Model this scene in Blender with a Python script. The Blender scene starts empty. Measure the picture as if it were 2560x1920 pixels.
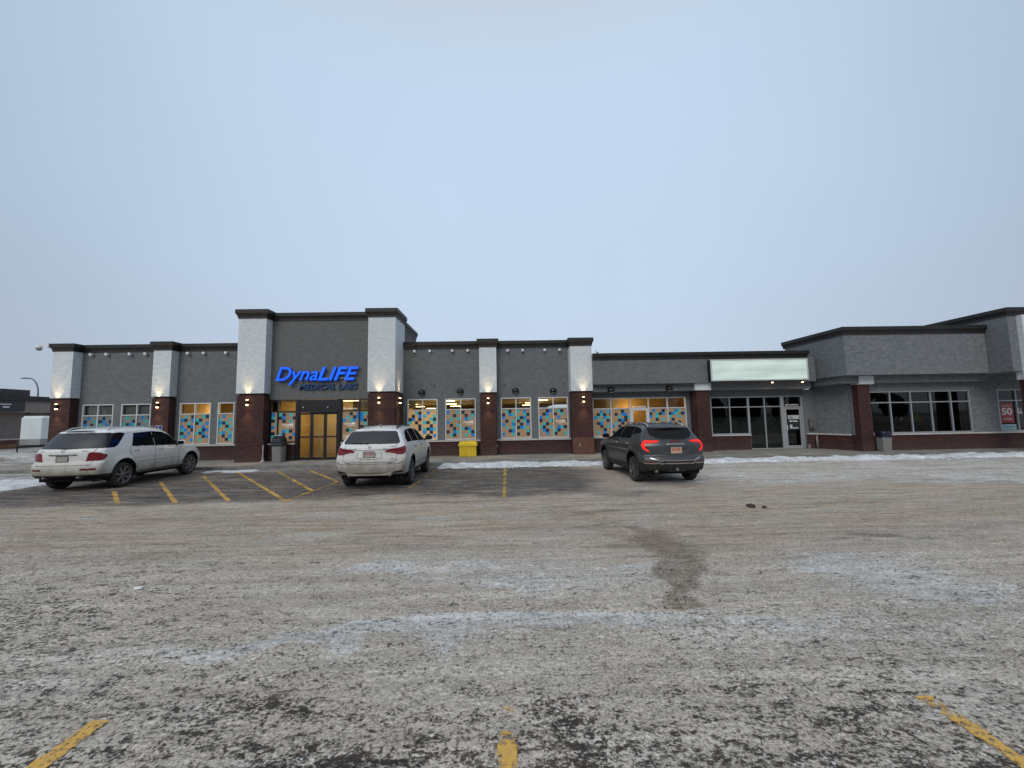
import bpy, bmesh, math, random
import numpy as np
from mathutils import Matrix, Vector
random.seed(7); rng = np.random.default_rng(7)
SC = bpy.context.scene
COL = SC.collection
rad = math.radians

# ------------------------------------------------------------------ camera
CAM_H = 1.9007
PITCH, ROLL, YAW = 0.0864, -0.01757, 0.01884
def cam_axes():
    cy, sy, cp, sp = math.cos(YAW), math.sin(YAW), math.cos(PITCH), math.sin(PITCH)
    fw = Vector((sy*cp, cy*cp, sp)); r = Vector((cy, -sy, 0)); u = r.cross(fw)
    c, s = math.cos(ROLL), math.sin(ROLL)
    return c*r+s*u, -s*r+c*u, fw
cd = bpy.data.cameras.new('camera'); cam = bpy.data.objects.new('camera', cd); COL.objects.link(cam)
_r, _u, _f = cam_axes()
cam.matrix_world = Matrix(((_r.x, _u.x, -_f.x, 0), (_r.y, _u.y, -_f.y, 0), (_r.z, _u.z, -_f.z, CAM_H), (0, 0, 0, 1)))
cd.sensor_width = 36; cd.lens = 996.24/2560*36; cd.clip_start = 0.05; cd.clip_end = 6000
SC.camera = cam

# ------------------------------------------------------------------ sky, sun, exposure
SUN_EL, SUN_ROT = rad(38), rad(200)
w = bpy.data.worlds.new('World'); SC.world = w; w.use_nodes = True
nt = w.node_tree; nt.nodes.clear()
def N(nt, t, **k):
    n = nt.nodes.new(t)
    for a, b in k.items():
        if a.startswith('i_'): n.inputs[a[2:].replace('_', ' ')].default_value = b
        else: setattr(n, a, b)
    return n
out = N(nt, 'ShaderNodeOutputWorld'); bg = N(nt, 'ShaderNodeBackground')
sky = N(nt, 'ShaderNodeTexSky', sky_type='NISHITA', sun_disc=False, sun_elevation=SUN_EL, sun_rotation=SUN_ROT)
tc = N(nt, 'ShaderNodeTexCoord'); sx = N(nt, 'ShaderNodeSeparateXYZ')
nt.links.new(tc.outputs['Generated'], sx.inputs[0])
cr = N(nt, 'ShaderNodeValToRGB'); cr.color_ramp.interpolation = 'EASE'
els = cr.color_ramp.elements
els[0].position = 0.0; els[0].color = (.30, .30, .31, 1)
els[1].position = 1.0; els[1].color = (.56, .59, .62, 1)
def cre(p, c):
    e = els.new(p); e.color = (*c, 1)
cre(.497, (.40, .42, .45)); cre(.503, (.545, .635, .76)); cre(.58, (.535, .635, .775)); cre(.68, (.52, .645, .80)); cre(.82, (.53, .665, .83)); cre(.92, (.55, .61, .68))
mr = N(nt, 'ShaderNodeMath', operation='MULTIPLY_ADD'); mr.inputs[1].default_value = .5; mr.inputs[2].default_value = .5
nt.links.new(sx.outputs[2], mr.inputs[0])
# faint broad cloud mottling, overcast veil over the clear sky texture
no = N(nt, 'ShaderNodeTexNoise'); no.inputs['Scale'].default_value = 1.6; no.inputs['Detail'].default_value = 3
nt.links.new(tc.outputs['Generated'], no.inputs['Vector'])
ma = N(nt, 'ShaderNodeMath', operation='MULTIPLY_ADD'); ma.inputs[1].default_value = .16; ma.inputs[2].default_value = -.08
nt.links.new(no.outputs[0], ma.inputs[0])
# lens falloff put into the sky: brighter ahead, dimmed to either side
dp = N(nt, 'ShaderNodeVectorMath', operation='DOT_PRODUCT'); dp.inputs[1].default_value = Vector((.02, .86, .5)).normalized()
nt.links.new(tc.outputs['Generated'], dp.inputs[0])
gl = N(nt, 'ShaderNodeMapRange', interpolation_type='SMOOTHSTEP'); gl.inputs[1].default_value = .42; gl.inputs[2].default_value = 1.0; gl.inputs[3].default_value = .70; gl.inputs[4].default_value = 1.03
nt.links.new(dp.outputs['Value'], gl.inputs[0])
mb_ = N(nt, 'ShaderNodeMath', operation='ADD'); nt.links.new(gl.outputs[0], mb_.inputs[0]); nt.links.new(ma.outputs[0], mb_.inputs[1]); ma = mb_
vs = N(nt, 'ShaderNodeVectorMath', operation='SCALE')
nt.links.new(mr.outputs[0], cr.inputs[0]); nt.links.new(cr.outputs[0], vs.inputs[0]); nt.links.new(ma.outputs[0], vs.inputs['Scale'])
SKY_BG = 0.08
v2 = N(nt, 'ShaderNodeVectorMath', operation='SCALE'); v2.inputs['Scale'].default_value = 1/SKY_BG
nt.links.new(vs.outputs[0], v2.inputs[0])
mx = N(nt, 'ShaderNodeMix', data_type='RGBA'); mx.inputs[0].default_value = .93
nt.links.new(sky.outputs[0], mx.inputs[6]); nt.links.new(v2.outputs[0], mx.inputs[7])
nt.links.new(mx.outputs[2], bg.inputs[0]); bg.inputs[1].default_value = SKY_BG
nt.links.new(bg.outputs[0], out.inputs[0])
sd = bpy.data.lights.new('sun', 'SUN'); sd.energy = 1.3; sd.angle = rad(40); sd.color = (1, .95, .88)
sun = bpy.data.objects.new('sun', sd); COL.objects.link(sun)
_sd = Vector((math.sin(rad(200))*math.cos(SUN_EL), math.cos(rad(200))*math.cos(SUN_EL), math.sin(SUN_EL)))
sun.rotation_euler = _sd.to_track_quat('Z', 'Y').to_euler(); sun.location = _sd*50
SC.view_settings.view_transform = 'Standard'; SC.view_settings.look = 'None'
SC.view_settings.exposure = 0.08; SC.view_settings.gamma = 1.0
SC.render.engine = 'CYCLES'

# ------------------------------------------------------------------ materials
MATS = {}
def mat(name, col=(.5, .5, .5), rough=.6, metal=0, spec=.5, emit=None, es=0, coat=0):
    if name in MATS: return MATS[name]
    m = bpy.data.materials.new(name); m.use_nodes = True
    b = m.node_tree.nodes['Principled BSDF']
    b.inputs['Base Color'].default_value = (*col, 1); b.inputs['Roughness'].default_value = rough
    b.inputs['Metallic'].default_value = metal; b.inputs['Specular IOR Level'].default_value = spec
    b.inputs['Coat Weight'].default_value = coat; b.inputs['Coat Roughness'].default_value = .06
    if emit: b.inputs['Emission Color'].default_value = (*emit, 1); b.inputs['Emission Strength'].default_value = es
    MATS[name] = m
    return m
def wob(name, c1, c2, scale, rough=.75, bump=.3, bscale=None, dist=.01, stretch=(1, 1, 1), detail=5, **k):
    """two-tone noise material with bump, in object space"""
    if name in MATS: return MATS[name]
    m = mat(name, c1, rough, **k); nt = m.node_tree; b = nt.nodes['Principled BSDF']
    t = N(nt, 'ShaderNodeTexCoord'); mp = N(nt, 'ShaderNodeMapping'); mp.inputs['Scale'].default_value = stretch
    n = N(nt, 'ShaderNodeTexNoise'); n.inputs['Scale'].default_value = scale; n.inputs['Detail'].default_value = detail; n.inputs['Roughness'].default_value = .62
    nt.links.new(t.outputs['Object'], mp.inputs[0]); nt.links.new(mp.outputs[0], n.inputs['Vector'])
    r = N(nt, 'ShaderNodeValToRGB'); r.color_ramp.elements[0].color = (*c1, 1); r.color_ramp.elements[1].color = (*c2, 1)
    r.color_ramp.elements[0].position = .35; r.color_ramp.elements[1].position = .65
    nt.links.new(n.outputs[0], r.inputs[0]); nt.links.new(r.outputs[0], b.inputs['Base Color'])
    n2 = N(nt, 'ShaderNodeTexNoise'); n2.inputs['Scale'].default_value = bscale or scale*4; n2.inputs['Detail'].default_value = 4
    nt.links.new(t.outputs['Object'], n2.inputs['Vector'])
    bp = N(nt, 'ShaderNodeBump'); bp.inputs['Strength'].default_value = bump; bp.inputs['Distance'].default_value = dist
    nt.links.new(n2.outputs[0], bp.inputs['Height']); nt.links.new(bp.outputs[0], b.inputs['Normal'])
    return m
def brick(name, c1, c2, mortar, rough=.8):
    m = mat(name, c1, rough); nt = m.node_tree; b = nt.nodes['Principled BSDF']
    t = N(nt, 'ShaderNodeTexCoord'); s = N(nt, 'ShaderNodeSeparateXYZ'); nt.links.new(t.outputs['Object'], s.inputs[0])
    a = N(nt, 'ShaderNodeMath', operation='ADD'); nt.links.new(s.outputs[0], a.inputs[0]); nt.links.new(s.outputs[1], a.inputs[1])
    c = N(nt, 'ShaderNodeCombineXYZ'); nt.links.new(a.outputs[0], c.inputs[0]); nt.links.new(s.outputs[2], c.inputs[1])
    br = N(nt, 'ShaderNodeTexBrick'); br.inputs['Scale'].default_value = 1
    br.inputs['Brick Width'].default_value = .235; br.inputs['Row Height'].default_value = .082; br.inputs['Mortar Size'].default_value = .013
    br.inputs['Mortar Smooth'].default_value = .3
    br.inputs['Color1'].default_value = (*c1, 1); br.inputs['Color2'].default_value = (*c2, 1); br.inputs['Mortar'].default_value = (*mortar, 1)
    nt.links.new(c.outputs[0], br.inputs['Vector'])
    n = N(nt, 'ShaderNodeTexNoise'); n.inputs['Scale'].default_value = 1.3; n.inputs['Detail'].default_value = 6
    nt.links.new(t.outputs['Object'], n.inputs['Vector'])
    mp = N(nt, 'ShaderNodeMapRange'); mp.inputs[3].default_value = .72; mp.inputs[4].default_value = 1.3
    nt.links.new(n.outputs[0], mp.inputs[0])
    v = N(nt, 'ShaderNodeVectorMath', operation='SCALE'); nt.links.new(br.outputs[0], v.inputs[0]); nt.links.new(mp.outputs[0], v.inputs['Scale'])
    # road salt splashed up from the pavement
    n2 = N(nt, 'ShaderNodeTexNoise'); n2.inputs['Scale'].default_value = 5; n2.inputs['Detail'].default_value = 5
    nt.links.new(t.outputs['Object'], n2.inputs['Vector'])
    z = N(nt, 'ShaderNodeMapRange'); z.inputs[1].default_value = .75; z.inputs[2].default_value = .1; z.inputs[3].default_value = -.35; z.inputs[4].default_value = .25
    nt.links.new(s.outputs[2], z.inputs[0])
    ad = N(nt, 'ShaderNodeMath', operation='ADD', use_clamp=True); nt.links.new(z.outputs[0], ad.inputs[0])
    m2 = N(nt, 'ShaderNodeMath', operation='MULTIPLY'); m2.inputs[1].default_value = .5; nt.links.new(n2.outputs[0], m2.inputs[0]); nt.links.new(m2.outputs[0], ad.inputs[1])
    su = N(nt, 'ShaderNodeMath', operation='MULTIPLY', use_clamp=True); su.inputs[1].default_value = .45; nt.links.new(ad.outputs[0], su.inputs[0])
    mx = N(nt, 'ShaderNodeMix', data_type='RGBA'); nt.links.new(su.outputs[0], mx.inputs[0]); nt.links.new(v.outputs[0], mx.inputs[6]); mx.inputs[7].default_value = (.13, .11, .10, 1)
    nt.links.new(mx.outputs[2], b.inputs['Base Color'])
    bp = N(nt, 'ShaderNodeBump'); bp.inputs['Strength'].default_value = .5; bp.inputs['Distance'].default_value = .006; bp.invert = True
    nt.links.new(br.outputs['Fac'], bp.inputs['Height']); nt.links.new(bp.outputs[0], b.inputs['Normal'])
    return m
def glass(name, tint=(.8, .82, .8), fres=1.5):
    m = bpy.data.materials.new(name); m.use_nodes = True; nt = m.node_tree; nt.nodes.clear()
    o = N(nt, 'ShaderNodeOutputMaterial'); t = N(nt, 'ShaderNodeBsdfTransparent'); t.inputs[0].default_value = (*tint, 1)
    g = N(nt, 'ShaderNodeBsdfGlossy'); g.inputs['Roughness'].default_value = .01; g.inputs[0].default_value = (1, 1, 1, 1)
    f = N(nt, 'ShaderNodeFresnel'); f.inputs[0].default_value = fres
    n = N(nt, 'ShaderNodeTexNoise'); n.inputs['Scale'].default_value = 1.1
    tc = N(nt, 'ShaderNodeTexCoord'); nt.links.new(tc.outputs['Object'], n.inputs['Vector'])
    bp = N(nt, 'ShaderNodeBump'); bp.inputs['Strength'].default_value = .12; bp.inputs['Distance'].default_value = .02
    nt.links.new(n.outputs[0], bp.inputs['Height']); nt.links.new(bp.outputs[0], g.inputs['Normal'])
    mx = N(nt, 'ShaderNodeMixShader'); nt.links.new(f.outputs[0], mx.inputs[0]); nt.links.new(t.outputs[0], mx.inputs[1]); nt.links.new(g.outputs[0], mx.inputs[2])
    nt.links.new(mx.outputs[0], o.inputs[0]); MATS[name] = m
    return m

STU = wob('grey_stucco', (.122, .134, .142), (.166, .178, .186), 6.5, .88, .9, 26, .022, stretch=(.7, .7, 1.3), detail=9)
STU_R = wob('light_grey_stucco', (.125, .139, .150), (.192, .210, .224), 7, .88, 1.0, 22, .025, stretch=(.7, .7, 1.3), detail=9)
STU_T = wob('warm_grey_stucco', (.118, .121, .120), (.156, .159, .157), 6.5, .88, .9, 26, .022, stretch=(.7, .7, 1.3), detail=9)
WHT = wob('white_stucco', (.56, .61, .64), (.70, .735, .755), 7, .85, .9, 24, .022, stretch=(.7, .7, 1.3), detail=9)
BRK = brick('dark_red_brick', (.046, .0135, .012), (.078, .025, .021), (.018, .009, .009))
COR = wob('dark_brown_trim', (.0115, .0095, .009), (.018, .0155, .0145), 3, .55, .1)
SILL = wob('concrete_sill', (.42, .41, .39), (.55, .54, .52), 6, .8, .3)
FRW = mat('pale_window_frame', (.62, .64, .66), .45)
FRA = mat('aluminium_frame', (.36, .38, .40), .42, metal=.3)
FRD = mat('black_door_frame', (.010, .010, .012), .4)
GLS = glass('window_glass')
GLD = glass('dim_window_glass', (.32, .36, .34))
INW = wob('interior_wall', (.50, .33, .13), (.58, .39, .17), .8, .8, 0)
INC = wob('interior_ceiling', (.42, .33, .18), (.50, .40, .23), 1.2, .9, 0)
IND = wob('dark_interior', (.006, .007, .006), (.03, .026, .016), .7, .9, 0)
INB = wob('brown_interior', (.10, .045, .012), (.16, .075, .02), 1.2, .8, 0)
TUBE = mat('fluorescent_panel', (1, .9, .6), .5, emit=(1, .80, .36), es=9)
CONC = wob('sidewalk_concrete', (.20, .19, .17), (.33, .32, .295), 1.1, .85, .4, 30, .01)
ROOF = wob('flat_roof_membrane', (.10, .10, .10), (.2, .2, .2), .6, .9, .2)
BLK = mat('matte_black_metal', (.012, .012, .013), .45)
WPL = mat('white_plastic', (.75, .76, .78), .4)
PAL_OFF = {}
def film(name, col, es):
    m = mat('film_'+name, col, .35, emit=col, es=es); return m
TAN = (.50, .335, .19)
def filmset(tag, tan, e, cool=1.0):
    """five film colours on glass, room backlight put into their own glow"""
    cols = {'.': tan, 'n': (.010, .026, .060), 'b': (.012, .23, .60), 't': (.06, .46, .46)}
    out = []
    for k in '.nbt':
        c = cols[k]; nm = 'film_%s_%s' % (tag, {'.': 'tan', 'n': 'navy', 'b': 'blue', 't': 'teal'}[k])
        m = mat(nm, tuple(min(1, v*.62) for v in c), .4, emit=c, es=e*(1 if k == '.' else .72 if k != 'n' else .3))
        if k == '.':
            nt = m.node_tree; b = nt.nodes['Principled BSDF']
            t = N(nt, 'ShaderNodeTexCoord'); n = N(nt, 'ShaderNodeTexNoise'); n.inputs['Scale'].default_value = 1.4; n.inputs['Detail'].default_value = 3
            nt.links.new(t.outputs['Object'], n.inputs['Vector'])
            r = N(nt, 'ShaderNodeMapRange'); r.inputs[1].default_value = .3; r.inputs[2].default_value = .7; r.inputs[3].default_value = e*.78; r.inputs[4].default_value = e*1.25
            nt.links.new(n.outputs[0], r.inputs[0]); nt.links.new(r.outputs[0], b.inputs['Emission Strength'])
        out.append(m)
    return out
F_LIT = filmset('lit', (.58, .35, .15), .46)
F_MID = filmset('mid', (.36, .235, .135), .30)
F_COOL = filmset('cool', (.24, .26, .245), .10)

# ------------------------------------------------------------------ mesh builder
class MB:
    def __init__(s): s.v = []; s.f = []; s.m = []; s.mats = []; s.sm = []
    def mi(s, m):
        if m not in s.mats: s.mats.append(m)
        return s.mats.index(m)
    def add(s, vs, fs, m, smooth=False):
        o = len(s.v); s.v += [tuple(v) for v in vs]; k = s.mi(m)
        for f in fs: s.f.append([i+o for i in f]); s.m.append(k); s.sm.append(smooth)
        return s
    def box(s, x0, x1, y0, y1, z0, z1, m):
        v = [(x, y, z) for z in (z0, z1) for y in (y0, y1) for x in (x0, x1)]
        return s.add(v, [(0, 2, 3, 1), (4, 5, 7, 6), (0, 1, 5, 4), (2, 6, 7, 3), (0, 4, 6, 2), (1, 3, 7, 5)], m)
    def bbox(s, x0, x1, y0, y1, z0, z1, m, b=.01):
        """box with chamfered edges"""
        bm = bmesh.new(); bmesh.ops.create_cube(bm, size=1)
        for v in bm.verts: v.co = ((x0+x1)/2+v.co.x*(x1-x0), (y0+y1)/2+v.co.y*(y1-y0), (z0+z1)/2+v.co.z*(z1-z0))
        bmesh.ops.bevel(bm, geom=bm.edges[:], offset=b, segments=2, affect='EDGES', profile=.5)
        bm.verts.ensure_lookup_table()
        s.add([v.co[:] for v in bm.verts], [[v.index for v in f.verts] for f in bm.faces], m); bm.free(); return s
    def prism(s, pts, z0, z1, m):
        n = len(pts); v = [(x, y, z0) for x, y in pts]+[(x, y, z1) for x, y in pts]
        f = [tuple(range(n))[::-1], tuple(range(n, 2*n))]+[(i, (i+1) % n, n+(i+1) % n, n+i) for i in range(n)]
        return s.add(v, f, m)
    def prism_xz(s, pts, y0, y1, m):
        """outline in the facade plane, extruded through depth"""
        n = len(pts); v = [(x, y0, z) for x, z in pts]+[(x, y1, z) for x, z in pts]
        f = [tuple(range(n)), tuple(range(n, 2*n))[::-1]]+[(i, n+i, n+(i+1) % n, (i+1) % n) for i in range(n)]
        return s.add(v, f, m)
    def tube(s, pts, r, m, n=10, caps=True):
        pts = [Vector(p) for p in pts]; rs = r if isinstance(r, (list, tuple)) else [r]*len(pts)
        vs = []; fs = []; up = None
        for i, p in enumerate(pts):
            d = (pts[min(i+1, len(pts)-1)]-pts[max(i-1, 0)]).normalized()
            if up is None: up = d.orthogonal().normalized()
            a = (up-d*up.dot(d)).normalized(); up = a; b = d.cross(a)
            for k in range(n):
                t = 2*math.pi*k/n; vs.append(p+(a*math.cos(t)+b*math.sin(t))*rs[i])
        for i in range(len(pts)-1):
            for k in range(n): fs.append((i*n+k, i*n+(k+1) % n, (i+1)*n+(k+1) % n, (i+1)*n+k))
        if caps: fs += [tuple(range(n))[::-1], tuple(range((len(pts)-1)*n, len(pts)*n))]
        return s.add(vs, fs, m, True)
    def lathe(s, prof, m, axis='Z', c=(0, 0, 0), n=32, a0=0, a1=2*math.pi):
        vs = []; fs = []; full = abs(a1-a0-2*math.pi) < 1e-6; cnt = n if full else n+1
        for r, h in prof:
            for k in range(cnt):
                t = a0+(a1-a0)*k/n
                p = {'Z': (r*math.cos(t), r*math.sin(t), h), 'X': (h, r*math.cos(t), r*math.sin(t)), 'Y': (r*math.cos(t), h, r*math.sin(t))}[axis]
                vs.append((p[0]+c[0], p[1]+c[1], p[2]+c[2]))
        for i in range(len(prof)-1):
            for k in range(n):
                k2 = (k+1) % cnt; fs.append((i*cnt+k, i*cnt+k2, (i+1)*cnt+k2, (i+1)*cnt+k))
        return s.add(vs, fs, m, True)
    def build(s, name, parent=None, loc=(0, 0, 0)):
        me = bpy.data.meshes.new(name); me.from_pydata(s.v, [], s.f)
        for m in s.mats: me.materials.append(m)
        me.polygons.foreach_set('material_index', s.m); me.polygons.foreach_set('use_smooth', s.sm)
        if len(s.f) > 1:
            bm = bmesh.new(); bm.from_mesh(me); bmesh.ops.recalc_face_normals(bm, faces=bm.faces[:]); bm.to_mesh(me); bm.free()
        me.update(); o = bpy.data.objects.new(name, me); COL.objects.link(o); o.location = loc
        if parent: o.parent = parent
        return o
def tag(o, label=None, cat=None, group=None, kind=None):
    if label: o['label'] = label
    if cat: o['category'] = cat
    if group: o['group'] = group
    if kind: o['kind'] = kind
    return o
def empty(name, loc, label, cat, group=None, rz=0):
    o = bpy.data.objects.new(name, None); COL.objects.link(o); o.location = loc; o.rotation_euler.z = rz; o.empty_display_size = .2
    return tag(o, label, cat, group)
def copy_tree(o, parent=None):
    c = o.copy(); COL.objects.link(c); c.parent = parent
    for ch in list(o.children): copy_tree(ch, c)
    return c
def text_mesh(body, size, m, depth=.02, shear=0, offset=0, name='lettering', parent=None, loc=(0, 0, 0), width=None, height=None, spacing=1.0, sidem=None, bold=False):
    cu = bpy.data.curves.new('t', 'FONT'); cu.body = body; cu.size = size; cu.extrude = depth/2; cu.shear = shear; cu.offset = offset; cu.space_character = spacing
    cu.resolution_u = 4; cu.fill_mode = 'BOTH'
    ob = bpy.data.objects.new('t', cu); COL.objects.link(ob)
    dg = bpy.context.evaluated_depsgraph_get(); dg.update()
    me = bpy.data.meshes.new_from_object(ob.evaluated_get(dg)); bpy.data.objects.remove(ob)
    co = np.zeros(len(me.vertices)*3); me.vertices.foreach_get('co', co); co = co.reshape(-1, 3)
    mn, mxx = co.min(0), co.max(0)
    sxx = (width/(mxx[0]-mn[0])) if width else 1; szz = (height/(mxx[1]-mn[1])) if height else (sxx if width else 1)
    x = (co[:, 0]-mn[0])*sxx; z = (co[:, 1]-mn[1])*szz; y = -co[:, 2]
    me.vertices.foreach_set('co', np.stack([x, y, z], 1).ravel())
    me.name = name; me.materials.clear(); me.materials.append(m)
    if sidem:
        me.materials.append(sidem); me.update()
        for p in me.polygons: p.material_index = 0 if p.normal.y < -.9 or p.normal.y > .9 else 1
    me.update()
    o = bpy.data.objects.new(name, me); COL.objects.link(o); o.location = loc
    if parent: o.parent = parent
    return o

# ------------------------------------------------------------------ numpy noise
def vnoise(x, y, seed=0):
    xi = np.floor(x).astype(np.int64); yi = np.floor(y).astype(np.int64); fx = x-xi; fy = y-yi
    fx = fx*fx*(3-2*fx); fy = fy*fy*(3-2*fy)
    def h(a, b):
        n = (a*374761393+b*668265263+seed*974711) & 0x7fffffff
        n = ((n ^ (n >> 13))*1274126177) & 0x7fffffff
        return ((n ^ (n >> 16)) & 0xffff)/65535.
    return (h(xi, yi)*(1-fx)+h(xi+1, yi)*fx)*(1-fy)+(h(xi, yi+1)*(1-fx)+h(xi+1, yi+1)*fx)*fy
def fbm(x, y, o=4, seed=0):
    s = 0; a = .5; t = 0
    for i in range(o): s = s+a*vnoise(x, y, seed+i*17); t += a; x = x*2.03+5.1; y = y*2.03+1.7; a *= .5
    return s/t
def sst(a, b, x):
    t = np.clip((x-a)/(b-a), 0, 1); return t*t*(3-2*t)
def gauss(X, Y, cx, cy, sx_, sy_): return np.exp(-((X-cx)/sx_)**2-((Y-cy)/sy_)**2)

# ------------------------------------------------------------------ GROUND
def axis(parts):
    out = [parts[0][0]]
    for a, b, d in parts:
        n = max(1, int(round((b-a)/d))); out += list(a+(b-a)*(np.arange(1, n+1)/n))
    return np.array(out)
gx = axis([(-2500, -500, 400), (-500, -100, 80), (-100, -40, 8), (-40, -22, 1.0), (-22, -8, .14), (-8, 8, .055), (8, 26, .14), (26, 60, 2), (60, 200, 30), (200, 2500, 400)])
gy = axis([(-1500, -100, 200), (-100, -10, 15), (-10, 0, 1.2), (0, 1.6, .2), (1.6, 5, .03), (5, 10, .05), (10, 18, .09), (18, 24, .5), (24, 60, 1.5), (60, 200, 20), (200, 3000, 350)])
GX, GY = np.meshgrid(gx, gy)
nearm = sst(-30, -24, GX)*(1-sst(26, 34, GX))*sst(-1, 1, GY)*(1-sst(17, 19, GY))
# regional masks: cover of gritty crust, packed ice tint, bare asphalt smears with painted corner dimming
wx = GX+.8*(fbm(GX*.35, GY*.35, 3, 3)-.5)*2; wy = GY+.9*(fbm(GX*.3, GY*.5, 3, 9)-.5)*2
wy2 = GY+.5*(fbm(GX*1.1, GY*1.3, 4, 19)-.5)*2; wx2 = GX+.5*(fbm(GX*1.1, GY*1.3, 4, 29)-.5)*2
tone = sst(4.4, 6.6, wy-.35*np.clip(np.abs(GX)-2, 0, 4)*0)*.95                    # 0 pale grey crust near, 1 brown sand further off
tone = tone*(1-.5*sst(9.5, 12, wy)*sst(2, 5, wx))
cover = .72+.12*sst(4.2, 5.8, wy)+.06*sst(6, 8, wy)
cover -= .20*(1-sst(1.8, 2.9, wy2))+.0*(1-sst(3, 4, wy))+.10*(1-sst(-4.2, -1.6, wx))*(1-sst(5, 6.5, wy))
cover -= .30*gauss(wx2, wy2, 2.1, 2.50, .42, .10)+.26*gauss(wx2, wy2, -1.45, 2.72, .75, .09)+.25*gauss(wx2, wy2, -.95, 2.2, .8, .16)+.22*gauss(wx2, wy2, 1.55, 3.02, .3, .06)+.25*gauss(wx2, wy2, .5, 2.6, .16, .4)
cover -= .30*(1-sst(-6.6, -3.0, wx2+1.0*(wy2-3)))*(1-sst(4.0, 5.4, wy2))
cover -= .16*sst(3.4, 4.6, wx2)*(1-sst(2.9, 3.4, wy2))
cover += .10*gauss(wx2, wy2, .6, 3.2, 1.6, .3)+.11*sst(2.9, 3.8, wy2)*(1-.75*(1-sst(-5.0, -2.6, wx2)))
ice = .95*gauss(wx2, wy2, -1.75, 3.74, 1.35, .17)+.62*gauss(wx2, wy2, 1.2, 3.85, 1.9, .20)+.5*gauss(wx2, wy2, .6, 5.0, 1.6, .35)+.38*gauss(wx2, wy2, -1.2, 5.3, 1.2, .4)
ice += .62*gauss(wx2, wy2, 4.5, 4.9, 1.0, .55)+.4*gauss(wx2, wy2, 6.5, 4.2, 2.0, .35)+.25*gauss(wx, wy, 3.2, 3.8, 1.6, .4)
ice += .42*gauss(wx2, wy2, -2.6, 9.1, .8, .10)+.40*gauss(wx2, wy2, -.7, 8.9, .7, .13)+.38*gauss(wx2, wy2, -9.6, 8.6, 1.6, .10)+.3*gauss(wx2, wy2, -.4, 7.9, 1.0, .07)
ice += .30*sst(-6, -3, wx)*gauss(wx, wy, -5, 6.3, 3, .15)
ice += .56*sst(3.0, 5.5, wx)*sst(10.0, 11.5, wy)*(1-.55*gauss(wx, wy, 10.5, 13.4, 2.5, .9))+.35*sst(9, 13, wx)*gauss(wx, wy, 15, 10.7, 6, .5)
ice += .75*(1-sst(-15.2, -14.0, wx))*sst(10.2, 11.2, wy)
ice += .30*sst(14.9, 16.4, wy)
ice += .85*(1-sst(-30, -23, GX))*sst(22.3, 22.8, GY)*(1-sst(27, 28, GY))
dark = .86*sst(9.2, 10.9, wy2)*(1-sst(1.6, 4.6, wx))+.35*gauss(wx2, wy2, 3.4, 9.9, 1.6, .35)+.3*gauss(wx2, wy2, 6.2, 6.2, 1.6, .3)+.35*sst(8, 12, wx)*gauss(wx, wy, 14, 15.2, 8, .5)
dark += .55*(1-sst(-7.5, -3.6, wx2+.9*(wy2-2.6)))*(1-sst(3.8, 5.2, wy2))  # bare asphalt at lower left, deepened as painted lens falloff
dark += .30*gauss(wx2, wy2, 5.4, 6.3, 1.8, .25)
dark = np.clip(dark, 0, 1)
sand = np.clip(cover, 0, 1)
# churned mud left by turning wheels
mudpts = np.array([(.9, 8.6), (1.6, 7.8), (2.1, 7.0), (2.35, 6.3), (2.3, 5.5), (1.95, 4.6), (1.7, 4.1)])
md = np.full(GX.shape, 9.); mt = np.zeros(GX.shape)
for i in range(len(mudpts)-1):
    a, b = mudpts[i], mudpts[i+1]; d = b-a; L = (d**2).sum()
    t = np.clip(((GX-a[0])*d[0]+(GY-a[1])*d[1])/L, 0, 1); q = np.hypot(GX-a[0]-t*d[0], GY-a[1]-t*d[1])
    md = np.minimum(md, q)
wid = .14+.36*gauss(GX, GY, 2.2, 6.0, 9, .7)+.16*gauss(GX, GY, 1.5, 8, 9, .6)
mud = .95*(1-sst(wid*.3, wid*1.5, md+.75*(fbm(GX*1.6+3, GY*2.4, 4, 31)-.5)))*(1-.65*sst(6.6, 7.8, GY))
for (xa, ya), (xb, yb), r_ in (((.6, 7.6), (2.6, 8.5), .12), ((.9, 6.9), (2.2, 7.4), .10), ((1.2, 6.1), (3.0, 5.9), .16), ((1.3, 5.6), (2.8, 5.5), .12), ((1.4, 6.6), (2.7, 6.3), .12), ((.5, 8.1), (3.4, 8.3), .08), ((1.5, 4.9), (2.4, 4.8), .09), ((-1.0, 8.6), (4.5, 8.9), .09), ((-3.5, 9.3), (1.0, 9.5), .10)):
    d = np.array([xb-xa, yb-ya]); L = (d**2).sum(); t = np.clip(((GX-xa)*d[0]+(GY-ya)*d[1])/L, 0, 1)
    q = np.hypot(GX-xa-t*d[0], GY-ya-t*d[1])+.16*(fbm(GX*2.5, GY*5, 3, 61)-.5)
    mud = np.maximum(mud, .8*np.exp(-(q/r_)**2)*np.clip(np.sin(t*3.1416)*1.6, 0, 1))
track = np.maximum(0, np.sin((GY*1.0-GX*.35)*2*math.pi/.085+2*fbm(GX*3, GY*3, 2, 8)))
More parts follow.
